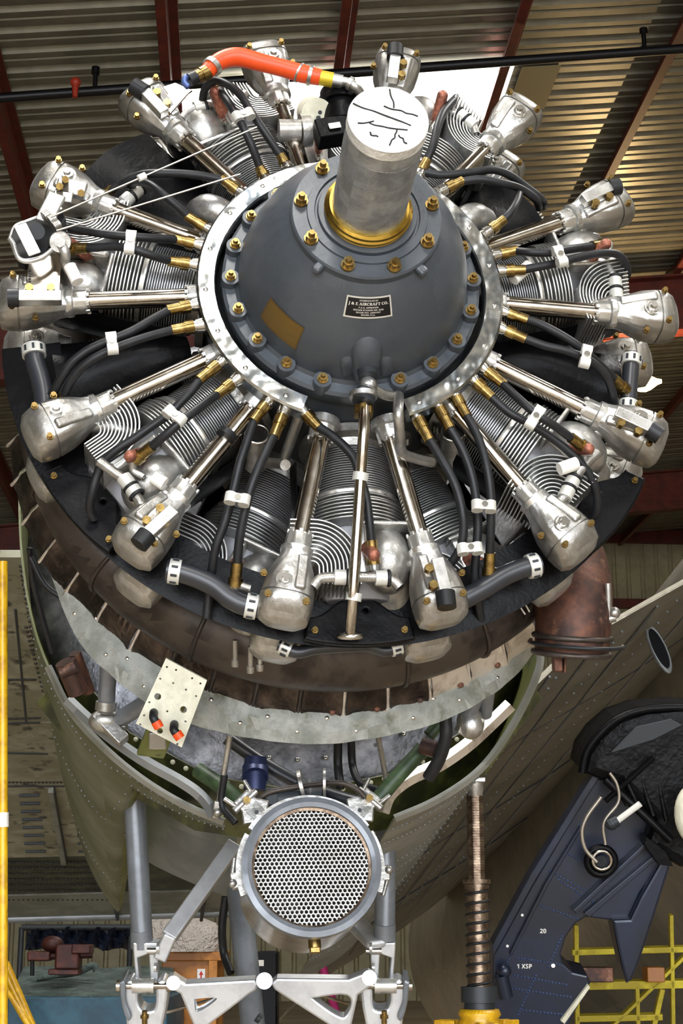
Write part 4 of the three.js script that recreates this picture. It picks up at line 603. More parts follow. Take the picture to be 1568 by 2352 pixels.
{ const o = thing('retraction_strut', 'dark grey hydraulic strut rising behind the scissor link', 'strut'); mesh('cylinder', rod(K(548, 2040, 4.2), K(585, 2400, 3.95), .033, .031, 28), M.gearPaint, o); mesh('seam', rod(K(563, 2188, 4.1), K(564, 2192, 4.1), .0335, .0335, 28), M.alu, o); mesh('valve', rod(K(590, 2336, 3.92), K(598, 2342, 3.92), .012), M.noseDark, o); mesh('hose', hose([K(518, 2060, 4.2), K(510, 2130, 4.2), K(514, 2190, 4.2), K(530, 2235, 4.15)], .011, 30, 10), M.rubber, o); }
{ const o = thing('gear_door', 'smooth light grey gear door panel behind the left leg', 'door panel'); const gr = []; for (let i = 0; i <= 8; i++) { const t = i / 8, row = []; for (let j = 0; j <= 14; j++) { const s = j / 14, x = 325 + 215 * s, top = 1820 + 90 * s ** .8, bot = 1962 + 100 * s ** .8; row.push(K(x, top + (bot - top) * t, 4.15 + .25 * t * t - .12 * Math.sin(s * 3))); } gr.push(row); } mesh('panel', sheet(gr, .006), M.skin, o);
  }

// ---------- wing underside at the left ----------
{ const o = inEng('wing', 'grimy riveted underside of the wing with rows of dark painted louvre gaps and a trailing flap', 'wing');
  const wy = z => .08 + (z + 1.2) * .05, slice = (z0, z1, x0, x1, name, mat, dy = 0, th = .02) => { const gr = []; for (const z of [z0, (z0 + z1) / 2, z1]) { const row = []; for (let k = 0; k <= 6; k++) row.push(V(x0 + (x1 - x0) * k / 6, wy(z) + dy, z)); gr.push(row.reverse()); } return mesh(name, sheet(gr, th), mat, o); };
  const wpx = (x, y, dy = 0) => { const c = camera.position.clone().applyMatrix4(ENGI), d = ray(x, y).transformDirection(ENGI); const t = (.08 + 1.2 * .05 + dy - c.y + .05 * c.z) / (d.y - .05 * d.z); return c.addScaledVector(d, t); };
  const grime = std({ map: (() => { const f = fbm(505, 4), g = fbm(511, 12), A = hexc(0xaaa896), B = hexc(0x85826c), C = hexc(0x3c3b30); return tex(512, 1.1, (u, v) => mixc(mixc(A, B, (f(u, v) - .4) * 4), C, (g(u, v) - .6) * 6)); })(), roughness: .6, metalness: .2 }), olive = std({ map: mottle(0x4a4f38, 0x2b2f22, 515, 3), roughness: .6 }), flap = std({ map: mottle(0x86877c, 0x6b6c62, 517, 2), roughness: .55, metalness: .2 });
  const zA = wpx(100, 1660).z, zB = wpx(100, 1806).z, zC = wpx(100, 1970).z, zD = wpx(100, 2056).z, zT = wpx(100, 2108).z;
  slice(-1.25, zA + .01, -4, -.3, 'skin_panel', grime); slice(zA, zB + .01, -4, -.3, 'skin_panel', grime); slice(zB, zC + .01, -4, -.2, 'louvre_panel', grime); slice(zC, zD + .01, -4, .3, 'spar_band', olive, .004); slice(zD, zT, -4, .3, 'flap', flap);
  mesh('trailing_edge', rod(V(-4, wy(zT), zT), V(.3, wy(zT), zT), .02), M.skin, o);
  const bar = (x0, y0, x1, y1, w, mat, name, h = .008) => mesh(name, barBetween(wpx(x0, y0, -h / 2), wpx(x1, y1, -h / 2), w, h, V(0, 0, 1).cross(UPV).lengthSq() ? V(0, 0, 1) : V(1, 0, 0), .001), mat, o);
  const dk = M.noseDark; for (let i = 0; i < 8; i++) { bar(44 + i * 2, 1828 + i * 18.4, 90 + i * 2.2, 1827 + i * 18.4, .012, dk, 'painted_louvre_gap'); bar(170 + i * 1.4, 1830 + i * 18, 226 + i * 1.4, 1829 + i * 18, .01, dk, 'painted_louvre_gap'); }  // solid dark bars paint the shade of louvre gaps
  for (const [x0, y0, x1, y1] of [[15, 1662, 92, 1660], [15, 1806, 170, 1806], [18, 1730, 110, 1732]]) bar(x0, y0, x1, y1, .012, dk, 'painted_panel_seam', .003);  // dark strips carry the shade of panel joints as colour
  const lng = (x0, y0, x1, y1, w, mat, name, h) => mesh(name, barBetween(wpx(x0, y0, -h / 2), wpx(x1, y1, -h / 2), w, h, V(1, 0, 0), .001), mat, o);
  lng(118, 1815, 147, 1982, .022, flap, 'stringer', .02); lng(124, 1815, 153, 1982, .005, dk, 'seam', .022); lng(35, 1400, 60, 1660, .006, dk, 'seam', .003); lng(262, 1985, 270, 2052, .03, flap, 'hinge', .03); lng(262, 2060, 270, 2110, .014, dk, 'flap_hinge', .02); lng(470, 2060, 462, 2112, .014, dk, 'flap_hinge', .02);  // the dark seam bars are painted gap shade
  const rv = [], dot = new THREE.SphereGeometry(.006, 5, 4); const rl = (x0, y0, x1, y1, n) => { for (let i = 0; i < n; i++) { const p = wpx(x0 + (x1 - x0) * i / (n - 1), y0 + (y1 - y0) * i / (n - 1)); rv.push(dot.clone().translate(p.x, p.y, p.z)); } };
  for (let i = 0; i < 6; i++) rl(22, 1982 + i * 13, 280, 1980 + i * 13, 34); rl(22, 1560, 80, 1560, 10); rl(20, 1650, 90, 1648, 14); rl(22, 1796, 200, 1796, 22); rl(20, 2066, 280, 2066, 24); rl(48, 1300, 78, 1480, 18); rl(60, 1440, 130, 1700, 26); rl(72, 1440, 150, 1720, 26); stuff(mesh('rivets', rv, std({ color: 0x2e2d26, roughness: .7 }), o));
}
// ---------- fuselage at the right ----------
{ const o = inEng('fuselage', 'long khaki grey riveted aircraft fuselage behind the tailpipe', 'fuselage');
  const skin = phy({ map: mottle(0xaaa494, 0x928d7e, 521, .8), metalness: .45, roughness: .36, clearcoat: .15, bumpMap: grain(.7), bumpScale: .01 });
  const secs = [[3, .8, .45], [1.5, 1.05, .5], [0, 1.12, .5], [-3, 1.13, .5], [-5.5, 1.13, .5], [-8, 1.13, .53], [-10, 1.07, .63], [-11.5, .97, .78], [-13, .62, .95]], fx = 2.95;
  const at = z => { for (let i = 0; i < secs.length - 1; i++) if (z >= secs[i + 1][0]) { const t = (secs[i][0] - z) / (secs[i][0] - secs[i + 1][0]); return [secs[i][1] + (secs[i + 1][1] - secs[i][1]) * t, secs[i][2] + (secs[i + 1][2] - secs[i][2]) * t]; } return [.62, .95]; };
  const gr = []; for (let i = 0; i <= 40; i++) { const z = 3 - 16 * i / 40, [r, cy] = at(z), row = []; for (let k = 0; k <= 60; k++) { const a = k / 60 * TAU; row.push(V(fx + r * Math.cos(a), cy + r * 1.04 * Math.sin(a), z)); } gr.push(row); }
  mesh('skin', sheet(gr, .01), skin, o);
  const sp = (a, z, d = .004) => { const [r, cy] = at(z); return V(fx + (r + d) * Math.cos(a * D2R), cy + (r + d) * 1.04 * Math.sin(a * D2R), z); };
  for (const a of [138, 152, 168, 184, 200, 216, 232, 248]) { const pts = []; for (let z = 0; z >= -12; z -= .6) pts.push(sp(a, z, .001)); mesh('lap_seam', hose(pts, .004, 40, 5), M.skin, o); }
  for (const z of [-2.6, -4.2, -5.8, -7.4, -9]) { const pts = []; for (let a = 120; a <= 270; a += 6) pts.push(sp(a, z, .001)); mesh('frame_seam', hose(pts, .0035, 40, 5), M.noseDark, o); }
  const rv = [], dot = new THREE.SphereGeometry(.006, 5, 4); for (const a of [140, 154, 170, 186, 202, 218, 234]) for (let z = -1; z > -9; z -= .12) { const p = sp(a, z, 0); rv.push(dot.clone().translate(p.x, p.y, p.z)); }
  const cs = [[.56, -.2], [.7, -.08], [.82, .02], [.92, .11], [1.05, .19], [1.17, .255], [1.3, .325], [1.5, .44], [1.75, .6], [2, .8]], fr = [];
  for (const [z, k] of [[-2.5, .05], [-2.25, .04], [-2.06, .02], [-2, .006], [-2, 0], [-2.4, -.002], [-3.2, -.004], [-4, -.004], [-5, 0], [-6, .0], [-7, .02], [-8, .05], [-9, .1]]) fr.push(cs.map(([x, y]) => V(x, y + k, z)).reverse());
  mesh('wing_root_fillet', sheet(fr, .01), skin, o);
  const fp = (i, z, d = .006) => { const a = cs[Math.floor(i)], b = cs[Math.min(9, Math.floor(i) + 1)], t = i - Math.floor(i); return V(a[0] + (b[0] - a[0]) * t + d * .5, a[1] + (b[1] - a[1]) * t - d, z); };
  for (const i of [2.5, 4, 5.5, 7]) mesh('lap_seam', rod(fp(i, -2.1), fp(i, -7), .004, .004, 6), M.skin, o);
  for (const z of [-3.1, -4.6, -6]) mesh('frame_seam', hose([1, 2, 3, 4, 5, 6, 7, 8].map(i => fp(i, z, .003)), .003, 30, 5), M.noseDark, o);
  for (const i of [3.2, 4.8, 6.2]) for (let z = -2.2; z > -6.5; z -= .1) { const p = fp(i, z, .003); rv.push(dot.clone().translate(p.x, p.y, p.z)); }
  { const c = camera.position.clone().applyMatrix4(ENGI), d = ray(1512, 1490).transformDirection(ENGI), p = c.addScaledVector(d, (-2.42 - c.z) / d.z); const tn = V(-.5, .86, 0), fq = new THREE.Quaternion().setFromRotationMatrix(new THREE.Matrix4().makeBasis(V(.86, .5, 0), V(0, 0, -1), tn.negate())); mesh('port_frame', new THREE.TorusGeometry(.055, .007, 8, 36).scale(.55, 1.5, 1).applyQuaternion(fq).translate(p.x, p.y, p.z), M.skin, o); mesh('port_glass', new THREE.CylinderGeometry(.055, .055, .006, 36).rotateX(Math.PI / 2).scale(.55, 1.5, 1).applyQuaternion(fq).translate(p.x, p.y, p.z), phy({ color: 0x14161a, roughness: .3, specularIntensity: .5 }), o); }
  stuff(mesh('rivets', rv, M.skin, o));
}
// ---------- jack ----------
{ const o = thing('aircraft_jack', 'yellow screw jack with a long rusty threaded ram under the nacelle', 'jack'), J = 3.75;
  mesh('head', [rod(K(1089, 1800, J), K(1089, 1790, J), .024, .024, 24), rbox(.05, .012, .05, .003, K(1089, 1793, J)), rod(K(1090, 1830, J), K(1090, 1800, J), .019, .021, 24)], M.cast, o);
  const a = K(1090, 1830, J), b = V(a.x + .008, K(1098, 2028, J).y, a.z + .0);
  const pr = (l, mat, n, top, bot, r, pitch, dep) => { const h = top - bot, p = [], N = Math.round(h / pitch); for (let i = 0; i < N; i++) p.push(new THREE.Vector2(r, bot + i * pitch), new THREE.Vector2(r, bot + (i + .75) * pitch), new THREE.Vector2(r - dep, bot + (i + .8) * pitch), new THREE.Vector2(r - dep, bot + (i + .95) * pitch)); p.push(new THREE.Vector2(r, top)); const g = toCreasedNormals(new THREE.LatheGeometry(p, 32), .4); g.translate(l.x, 0, l.z); return mesh(n, g, mat, o); };
  pr(a, M.jackSteel, 'ram', a.y, b.y - .02, .0205, .006, .0015);
  const y1 = K(1098, 2034, J).y, y2 = K(1102, 2262, J).y; mesh('ram_collar', [rod(V(a.x, y1 + .012, a.z), V(a.x, y1 + .002, a.z), .033, .033, 28), rod(V(a.x, y1, a.z), V(a.x, y1 - .01, a.z), .03, .03, 28)], M.jackSteel, o);
  mesh('screw_core', rod(V(a.x, y1, a.z), V(a.x, y2 - .02, a.z), .026, .026, 28), M.jackSteel, o);
  const hp = []; const turns = 9.5; for (let i = 0; i <= 300; i++) { const t = i / 300, w = t * turns * TAU; hp.push(V(a.x + .0265 * Math.cos(w), y1 - .012 + (y2 - y1 + .012) * t, a.z + .0265 * Math.sin(w))); } const hg = new THREE.TubeGeometry(new THREE.CatmullRomCurve3(hp), 420, .0035, 6, false); mesh('thread', hg, M.rubber, o);
  mesh('gland', [rod(V(a.x, y2 + .0, a.z), V(a.x, y2 - .035, a.z), .042, .042, 28), rod(V(a.x, y2 - .035, a.z), V(a.x, y2 - .05, a.z), .034, .036, 28)], M.noseDark, o);
  const yb = y2 - .05; const g = new THREE.LatheGeometry([[.02, .0], [.045, 0], [.05, -.012], [.044, -.02], [.05, -.03], [.056, -.08], [.06, -.4], [.07, -yb]].map(p => new THREE.Vector2(...p)), 36); g.translate(a.x, yb, a.z); mesh('body', g, M.yellow, o);
  for (let k = 0; k < 3; k++) { const t = k * TAU / 3 + 1.45, u = V(Math.cos(t), 0, Math.sin(t)), p = V(a.x, yb - .05, a.z).addScaledVector(u, .055), w = V(-u.z, 0, u.x); mesh('lug', [barBetween(p.clone().addScaledVector(w, .016), p.clone().addScaledVector(w, .016).addScaledVector(u, .05), .05, .012, UPV), barBetween(p.clone().addScaledVector(w, -.016), p.clone().addScaledVector(w, -.016).addScaledVector(u, .05), .05, .012, UPV)], M.yellow, o); const e = p.clone().addScaledVector(u, .035); mesh('lug_bolt', rod(e.clone().addScaledVector(w, -.03), e.clone().addScaledVector(w, .03), .011), M.yellow, o); mesh('leg', rod(e, V(a.x + u.x * .7, .02, a.z + u.z * .7), .02, .02, 16), M.yellow, o); }
}
// ---------- loose fittings round the engine ----------
{ const o = inEng('sleeved_hose', 'bright orange fire-sleeved hose with a yellow end fitting above the engine', 'hose'), z = .1, e = (x, y, k = 0) => eng(x, y, z + k);
  mesh('sleeve', sweep([e(474, 166), e(490, 150), e(515, 136), e(545, 131), e(600, 144), e(655, 158), e(690, 168), e(735, 178)], [.0135, .0155, .017, .0165, .0155, .0155, .0165, .0145], 60, 18), M.orange, o);
  for (const [x, y, u, v] of [[492, 149, 484, 156], [708, 172, 716, 174], [686, 166, 690, 168]]) mesh('clamp', rod(e(x, y), e(u, v), .0182, .0178, 22), M.cast, o);
  mesh('yellow_nut', hex(e(733, 178), e(764, 184), .0135), M.yellowFit, o); mesh('swivel', [hex(e(764, 184), e(786, 188), .012), hose([e(784, 187), e(800, 190), e(816, 200), e(832, 222, -.02)], .0088, 20, 12), rod(e(800, 190), e(808, 194), .0125)], M.cast, o);
  mesh('left_fitting', [rod(e(478, 163), e(462, 172), .0135), hex(e(464, 170), e(450, 177), .0125)], M.brass, o); mesh('adapter', rod(e(452, 176), e(434, 184), .0115), M.rubber, o); mesh('blue_cap', [hose([e(436, 176), e(427, 178), e(424, 190), e(432, 200)], .006, 16, 8)], M.blueFit, o);
}
{ const o = inEng('sheet_bracket', 'triangular bare metal bracket sheet on the upper rocker box', 'bracket'); const s = (l, z, th) => { const sh = new THREE.Shape(); sh.setFromPoints(l.map(([x, y]) => { const p = eng(x, y, z); return new THREE.Vector2(p.x, p.y); })); const g = new THREE.ExtrudeGeometry(sh, { depth: th, bevelEnabled: true, bevelSize: .001, bevelThickness: .001, bevelSegments: 1 }); g.translate(0, 0, z - th); return g; };
  mesh('sheet', s([[340, 212], [402, 191], [440, 208], [430, 216], [388, 264], [372, 262]], .03, .003), M.steel, o);
  const p = inEng('scratched_bracket', 'scratched flat metal bracket plate standing on the left rocker box', 'bracket'); mesh('plate', s([[66, 606], [140, 578], [136, 674], [60, 672]], .045, .004), M.steel, p); for (let i = 0; i < 6; i++) mesh('serration', rod(eng(65, 622 + i * 6, .047), eng(71, 622 + i * 6, .047), .0012, .0012, 6), M.rubber, p);
  // pulley bracket with two control cables
  const q = inEng('pulley_bracket', 'silver pulley bracket with control cables at the far left cylinder', 'bracket'), e = (x, y, z = .075) => eng(x, y, z);
  mesh('housing', s([[26, 548], [36, 524], [62, 512], [140, 482], [150, 504], [98, 588], [56, 596], [42, 590]], .05, .03), M.rubber, q);
  mesh('rim', hose([[22, 548], [34, 520], [62, 508], [142, 479]].map(a => e(...a)), .003, 30, 8), M.alu, q); mesh('rim', hose([[22, 548], [30, 560], [42, 592], [58, 600], [98, 590], [130, 562], [150, 540]].map(a => e(...a)), .0045, 30, 8), M.alu, q);
  mesh('strap', barBetween(e(46, 516, .09), e(80, 584, .09), .021, .004, V(1, 0, 0)), M.white, q); mesh('roller', rod(e(85, 532, .06), e(85, 532, .085), .013), M.noseDark, q);
  mesh('arm', barBetween(e(100, 512), e(132, 448), .03, .012, V(1, 0, 0)), M.alu, q); mesh('top_plate', [barBetween(e(130, 428, .06), e(198, 440, .06), .03, .014, V(0, 1, 0)), barBetween(e(122, 450, .07), e(168, 455, .07), .022, .006, V(0, 1, 0))], M.cast, q);
  for (const [x, y] of [[137, 428], [186, 443], [150, 412]]) mesh('bolt', hex(e(x, y, .065), e(x, y, .085), .0065), M.brass, q); for (const [x, y] of [[120, 505], [130, 518], [108, 495]]) mesh('pin', rod(e(x - 8, y + 4, .09), e(x + 6, y - 4, .09), .0095), M.cast, q);
  mesh('hub', [rod(e(138, 556, .05), e(138, 556, .085), .019, .017, 22), hex(e(138, 556, .085), e(138, 556, .093), .009)], M.cast, q); mesh('hub_elbow', hose([e(140, 560, .08), e(150, 582, .075), e(150, 602, .06), e(160, 625, .05)], .0085, 20, 10), M.cast, q); mesh('sleeve', rod(e(160, 612, .06), e(178, 648, .06), .0105), M.white, q);
  mesh('cable', rod(e(118, 498, .1), e(590, 292, .12), .0016, .0016, 6), M.wire, q); mesh('cable', rod(e(130, 530, .1), e(552, 400, .12), .0016, .0016, 6), M.wire, q); mesh('cable_end', rod(e(318, 410, .11), e(334, 403, .11), .006), M.white, q);
  // loose fittings hanging on the rocker pipes
  for (const [a, b] of [[[1215, 610], [1178, 642]], [[352, 1096], [378, 1112]], [[1324, 1064], [1284, 1078]]]) mesh('pipe_boot', rod(eng(a[0] * 1, a[1], .04), eng(b[0], b[1], .04), .011, .011, 16), M.white, engine);
}
// ---------- navy aircraft part at the right ----------
{ const o = thing('navy_airframe_panel', 'dark navy blue riveted airframe panel with white stencils and a black cover', 'aircraft panel'), N = 4.5;
  mesh('panel', slab([[1368, 1785], [1310, 1880], [1215, 2040], [1132, 2190], [1128, 2400], [1282, 2400], [1316, 2330], [1356, 2256], [1348, 2240], [1314, 2232], [1292, 2212], [1288, 2190], [1300, 2150], [1322, 2120], [1345, 2106], [1420, 2116], [1434, 2128], [1470, 2050], [1535, 1960], [1568, 1860], [1480, 1800]], N, .12, [], .006), M.navy, o);
  mesh('rib', slab([[1316, 2090], [1478, 1938], [1486, 1944], [1322, 2100]], N - .05, .05), M.navy, o); mesh('rib', slab([[1340, 2098], [1500, 1965], [1508, 1972], [1352, 2108]], N - .03, .03), M.navy, o);
  mesh('leg', slab([[1406, 2112], [1412, 2150], [1428, 2225], [1438, 2258], [1450, 2250], [1470, 2200], [1512, 2070], [1545, 1965], [1530, 1955], [1470, 2060], [1446, 2110]], N - .03, .1, [], .008), M.navy, o);
  mesh('edge_strip', slab([[1376, 1760], [1366, 1770], [1216, 2010], [1130, 2170], [1132, 2196], [1230, 2020], [1380, 1780]], N - .03, .06), M.navy, o); mesh('edge_strip', slab([[1330, 1900], [1250, 2030], [1170, 2190], [1176, 2194], [1258, 2034], [1336, 1904]], N - .02, .02), M.navy, o);
  const c = new THREE.Group(); const cover = [[1338, 1772], [1348, 1730], [1376, 1690], [1420, 1652], [1480, 1632], [1568, 1624], [1640, 1630], [1640, 2000], [1560, 1990], [1480, 1940], [1500, 1880], [1420, 1800], [1368, 1786]]; mesh('black_cover', slab(cover, N - .06, .25, [], .03), M.blackCloth, o);
  mesh('cover_hoop', hose([[1336, 1775], [1346, 1728], [1376, 1686], [1420, 1650], [1480, 1630], [1600, 1624]].map(([x, y]) => K(x, y, N - .08)), .012, 40, 10), M.black, o);
  for (let i = 0; i < 5; i++) mesh('cover_fold', hose([[1380 + i * 40, 1700 + i * 6], [1400 + i * 38, 1780 + i * 10], [1440 + i * 30, 1850 + i * 12]].map(([x, y], k) => K(x, y, N - .075 - .01 * k)), .007, 20, 6), M.blackCloth, o);
  mesh('mesh_panel', slab([[1400, 1730], [1460, 1668], [1540, 1650], [1568, 1665], [1500, 1700]], N - .095, .02), M.noseDark, o);
  mesh('cable', hose([[1380, 1830], [1345, 1880], [1336, 1910], [1344, 1950], [1370, 1980]].map(([x, y]) => K(x, y, N - .1)), .006, 30, 8), M.wire, o); mesh('cable', hose([[1400, 1775], [1416, 1800], [1420, 1840], [1386, 1890], [1390, 1940]].map(([x, y]) => K(x, y, N - .1)), .005, 30, 8), M.wire, o);
  mesh('white_rod', rod(K(1416, 1886, N - .1), K(1470, 1846, N - .12), .009), M.white, o); mesh('rod_joint', [rod(K(1398, 1895, N - .1), K(1418, 1884, N - .1), .017), sph(K(1404, 1892, N - .1), .018)], M.noseDark, o);
  mesh('pulley', [new THREE.TorusGeometry(.038, .011, 10, 28).applyMatrix4(camR).translate(...K(1380, 1978, N - .08).toArray()), rod(K(1380, 1978, N - .09), K(1380, 1978, N), .016)], M.black, o); mesh('pulley_rim', new THREE.TorusGeometry(.026, .005, 8, 24).applyMatrix4(camR).translate(...K(1382, 1976, N - .1).toArray()), M.steel, o);
  mesh('frame_tube', rod(K(1390, 1790, N - .08), K(1540, 1930, N - .12), .012), M.black, o); mesh('frame_tube', rod(K(1390, 1840, N - .08), K(1500, 1740, N - .12), .008), M.black, o);
  mesh('corner_block', slab([[1482, 1920], [1530, 1955], [1545, 1990], [1510, 1985], [1478, 1940]], N - .1, .06), M.black, o); mesh('white_strip', slab([[1287, 2345], [1350, 2262], [1355, 2268], [1296, 2352]], N - .02, .03), M.cream, o);
  mesh('hinge', [rod(K(1150, 2240, N - .04), K(1162, 2290, N - .04), .02), sph(K(1158, 2230, N - .04), .02)], M.navy, o);
  const rv = [], dot = new THREE.SphereGeometry(.0035, 5, 4); const rl = (x0, y0, x1, y1, n) => { for (let i = 0; i < n; i++) { const p = K(x0 + (x1 - x0) * i / (n - 1), y0 + (y1 - y0) * i / (n - 1), N - .006); rv.push(dot.clone().translate(p.x, p.y, p.z)); } };
  for (const l of [[1262, 2000, 1350, 2050, 12], [1282, 2020, 1360, 2072, 12], [1240, 2080, 1325, 2110, 12], [1190, 2200, 1285, 2215, 14], [1180, 2240, 1300, 2262, 16], [1176, 2270, 1310, 2290, 18], [1200, 2320, 1290, 2330, 12], [1335, 1890, 1240, 2060, 26], [1210, 2120, 1165, 2210, 14], [1290, 2150, 1260, 2220, 10], [1230, 2240, 1190, 2330, 14], [1300, 1960, 1330, 1975, 5]]) rl(...l); stuff(mesh('rivets', rv, std({ color: 0x33456e, roughness: .4 }), o));
  for (const [x, y, r] of [[1270, 2218, .006], [1199, 2102, .004], [1165, 2173, .004]]) mesh('white_dot', rod(K(x, y, N - .01), K(x, y, N), r), M.white, o);
  const { FontLoader } = await import('three/addons/loaders/FontLoader.js'), { TextGeometry } = await import('three/addons/geometries/TextGeometry.js');
  const font = await new FontLoader().loadAsync('fonts/droid/droid_sans_bold.typeface.json');
  for (const [t, x, y, sz] of [['20', 1239, 2143, .0125], ['1 XSP', 1186, 2224, .0125]]) { const g = new TextGeometry(t, { font, size: sz, depth: .002, curveSegments: 3 }); g.applyMatrix4(camR); const p = K(x, y, N - .007); g.translate(p.x, p.y, p.z); mesh('stencil', g, M.white, o); }
  mesh('lamp_lens', sph(K(1598, 1872, N - .2), .075, .8, 1.15, .5), M.cream, o);
}
M.orangeWood = std({ map: mottle(0xc8832e, 0x9c5f1c, 613, 2), roughness: .5 });
// ---------- yellow work stand behind it ----------
{ const o = thing('work_stand', 'yellow tubular work stand standing beyond the navy panel', 'stand'), S = 5.4, B = (x0, y0, x1, y1, w, n = 'rail') => mesh(n, barBetween(K(x0, y0, S), K(x1, y1, S), w, .03, Math.abs(x1 - x0) > Math.abs(y1 - y0) ? camUp : camX), M.yellowStand, o);
  M.yellowStand = std({ map: mottle(0xc9b92c, 0xa39220, 611, 3), roughness: .5 });
  B(1312, 2186, 1600, 2178, .02); B(1350, 2262, 1600, 2258, .028, 'platform'); B(1322, 2338, 1520, 2334, .022); B(1322, 2124, 1326, 2420, .016, 'post'); B(1462, 2262, 1466, 2420, .014, 'post'); B(1540, 2100, 1546, 2420, .014, 'post'); B(1395, 2365, 1600, 2168, .012, 'brace'); B(1520, 2270, 1490, 2400, .018, 'brace');
  one('parts_box', rbox(.12, .05, .12, .004, K(1362, 2238, S - .02)), M.rust, 'long rusty brown parts box on the yellow stand platform', 'box'); one('parts_box', rbox(.06, .05, .1, .004, K(1500, 2238, S - .02)), M.orangeWood, 'small orange wooden parts box on the yellow stand platform', 'box');
}
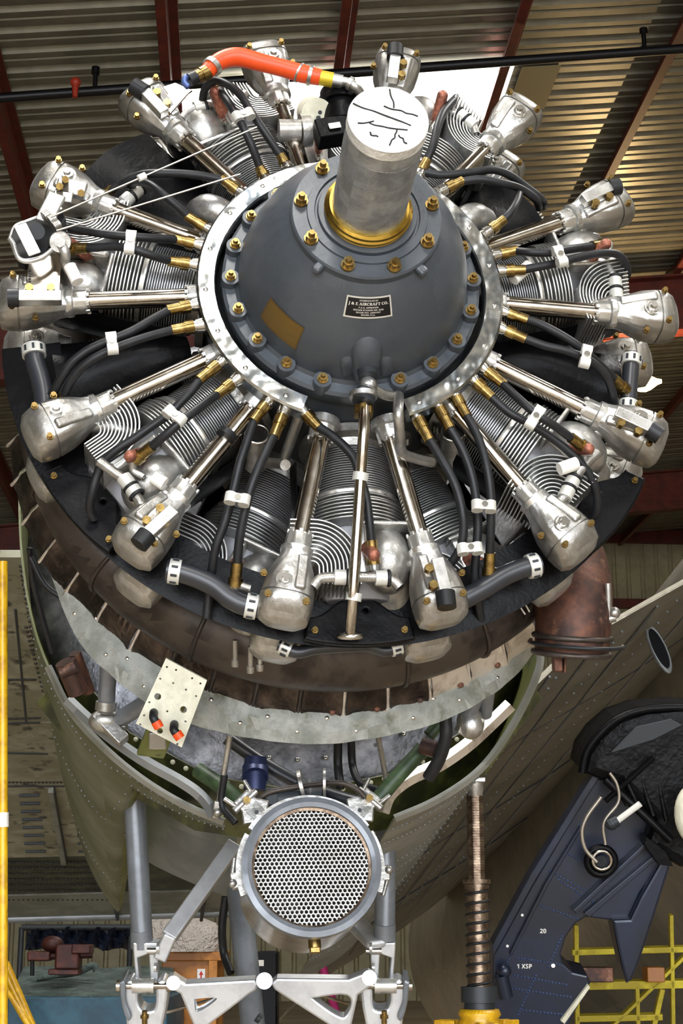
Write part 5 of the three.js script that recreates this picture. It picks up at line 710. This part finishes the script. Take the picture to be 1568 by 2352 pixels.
// ---------- work bench corner at the left ----------
const horizonDrop = (y, d) => K(784, y, d).y;
{ const D = 8, tealCloth = std({ map: mottle(0x5d6b66, 0x46524f, 621, 3), roughness: .8, bumpMap: grain(3), bumpScale: .02 }), blue = std({ map: mottle(0x2a5568, 0x1d3f4f, 623, 2), roughness: .55 });
  const o = thing('workbench', 'blue workbench with a grey green cloth over its top', 'workbench'); const a = K(18, 2290, D), b = K(385, 2290, D), top = a.y;
  mesh('body', rbox(b.x - a.x, top, .9, .01, V((a.x + b.x) / 2, top / 2, a.z - .45)), blue, o);
  const gr = []; for (let i = 0; i <= 6; i++) { const t = i / 6, row = []; for (let j = 0; j <= 16; j++) { const s = j / 16; row.push(K(16 + t * 40 + (388 - t * 30 - 16) * s, 2294 - 68 * t + 3 * Math.sin(s * 9 + t * 4), D + .03 + t * .9)); } gr.push(row.map(p => p)); } mesh('cloth', sheet(gr.map(r => r.reverse()), .01), tealCloth, o);
  mesh('cloth_fold', hose([[85, 2245], [120, 2240], [180, 2232], [215, 2218], [222, 2228]].map(([x, y]) => K(x, y, D + .5)), .02, 30, 8), tealCloth, o);
  const v = thing('bench_vise', 'dark red-brown bench vise clamped on the workbench', 'vise'), E = 8.3, dr = std({ map: mottle(0x5a2a20, 0x3a1c18, 625, 4), roughness: .5, metalness: .3 });
  mesh('body', rbox(.13, .13, .12, .015, K(158, 2198, E)), dr, v); mesh('jaw', rbox(.1, .05, .14, .01, K(190, 2180, E)), dr, v); mesh('slide', rbox(.12, .05, .1, .01, K(92, 2196, E)), dr, v); mesh('screw', rod(K(100, 2196, E), K(212, 2192, E), .02), dr, v); mesh('pipe_jaw', sph(K(120, 2168, E), .06, 1, .7, .8), dr, v); mesh('handle', rod(K(74, 2190, E), K(74, 2240, E), .012), M.noseDark, v); mesh('foot', rbox(.16, .03, .14, .006, K(150, 2232, E)), dr, v);
  const c = thing('wood_cabinet', 'orange wooden cabinet with paper labels beside the workbench', 'cabinet'), F = 9, q0 = K(372, 2205, F), q1 = K(498, 2205, F);
  mesh('body', rbox(q1.x - q0.x, q0.y, .6, .008, V((q0.x + q1.x) / 2, q0.y / 2, q0.z - .3)), M.orangeWood, c); mesh('top', rbox(q1.x - q0.x + .06, .05, .66, .008, V((q0.x + q1.x) / 2, q0.y + .02, q0.z - .3)), M.orangeWood, c); mesh('frame', rbox(.05, q0.y, .03, .004, V(q1.x - .02, q0.y / 2, q0.z + .012)), M.orangeWood, c);
  const lab = (x, y, w, h, draw, n) => { const t = new THREE.CanvasTexture(canvasOf(64, Math.round(64 * h / w), draw)); t.colorSpace = THREE.SRGBColorSpace; const g = new THREE.BoxGeometry(w, h, .004), p = K(x, y, F - .02); g.translate(p.x, p.y, q0.z + .004); mesh(n, g, std({ map: t, roughness: .6 }), c, true); };
  lab(462, 2240, .045, .07, (x, w, h) => { x.fillStyle = '#eee'; x.fillRect(0, 0, w, h); x.fillStyle = '#c82018'; x.beginPath(); x.moveTo(w / 2, 14); x.lineTo(w - 14, 48); x.lineTo(14, 48); x.fill(); x.fillRect(w / 2 - 6, 46, 12, h - 56); }, 'arrow_label'); lab(405, 2305, .05, .08, (x, w, h) => { x.fillStyle = '#e8e4dc'; x.fillRect(0, 0, w, h); x.fillStyle = '#b83a30'; x.fillRect(6, 8, w - 12, 18); x.fillStyle = '#3a4a7a'; x.fillRect(6, 36, w - 12, 10); x.fillRect(6, 54, w - 20, 8); }, 'paper_label');
  const w = thing('cloth_bundle', 'white cloth bundle heaped on the wooden cabinet', 'cloth'); const g = loft([[0, .26, .2], [.08, .27, .2], [.16, .22, .16], [.19, .14, .1]], 28, 2.3); const p = K(408, 2198, 9.1); g.translate(p.x, q0.y + .046, p.z); mesh('cloth', g, std({ color: 0xc6bcb4, roughness: .9, bumpMap: grain(3), bumpScale: .05 }), w);
  const t = thing('blue_tarp', 'dark blue tarpaulin hung over a rail behind the vise', 'tarpaulin'), gt = []; for (let i = 0; i <= 4; i++) { const row = []; for (let j = 0; j <= 20; j++) row.push(K(60 + 235 * j / 20, 2132 + 48 * i / 4 + 4 * Math.sin(j * 1.3), 10 + .06 * Math.sin(j * 2.1 + i))); gt.push(row.reverse()); } mesh('sheet', sheet(gt, .01), std({ map: mottle(0x1c2840, 0x0f1626, 627, 3), roughness: .6 }), t); const r0 = K(50, 2130, 10), r1 = K(300, 2130, 10); mesh('rail', rod(r0, r1, .02), M.noseDark, t); for (const e of [r0, r1]) mesh('post', rod(e, V(e.x, 0, e.z), .018), M.noseDark, t);
  const k = thing('equipment_case', 'tall black wheeled equipment case with a white label', 'case'), Q = 9.4, ka = K(586, 2185, Q), kb = K(638, 2185, Q); mesh('body', rbox(kb.x - ka.x, ka.y - .05, .3, .015, V((ka.x + kb.x) / 2, (ka.y + .05) / 2, ka.z - .15)), M.black, k); const kp = K(598, 2212, Q - .02); mesh('label', rbox(.04, .035, .004, .001, V(kp.x, kp.y, ka.z + .003)), M.white, k); for (const s of [ka, kb]) mesh('wheel', rod(V(s.x - .02, .04, s.z), V(s.x + .02, .04, s.z), .04), M.rubber, k);
  const u = thing('magenta_pole', 'thin magenta pole leaning below the oil cooler', 'pole'); mesh('shaft', rod(K(732, 2190, 7.5), (() => { const e = K(748, 2245, 7.5); return e.clone().add(e.clone().sub(K(732, 2190, 7.5)).multiplyScalar((e.y - .02) / (K(732, 2190, 7.5).y - e.y))); })(), .02), std({ color: 0xa0205e, roughness: .4 }), u);
  const y = thing('yellow_post', 'tall yellow steel post at the left edge', 'post'); const ya = K(7, 1290, 3.25), yb = K(7, 2400, 3.05), yd = yb.clone().sub(ya), yf = ya.clone().addScaledVector(yd, (ya.y - .012) / -yd.y); mesh('tube', rod(yf, ya, .0095, .0095, 20), M.yellow, y); mesh('tape_wrap', rod(ya.clone().addScaledVector(yd, .535), ya.clone().addScaledVector(yd, .565), .0115, .0115, 20), M.white, y); mesh('foot', rod(V(yf.x, 0, yf.z), V(yf.x, .014, yf.z), .06, .06, 24), M.yellow, y);
  for (const [x0, y0, x1, y1] of [[14, 2210, 48, 2290], [14, 2236, 40, 2292], [10, 2262, 30, 2296]]) { const s = K(x0, y0, 7.8), e = K(x1, y1, 7.77), d = e.clone().sub(s); one('yellow_tube', rod(s, e.clone().addScaledVector(d, (e.y - .02) / (s.y - e.y)), .016), M.yellow, 'yellow tube leaning down beside the blue workbench', 'tube', 'yellow tubes beside the workbench'); }
}
renderer.render(scene, camera);
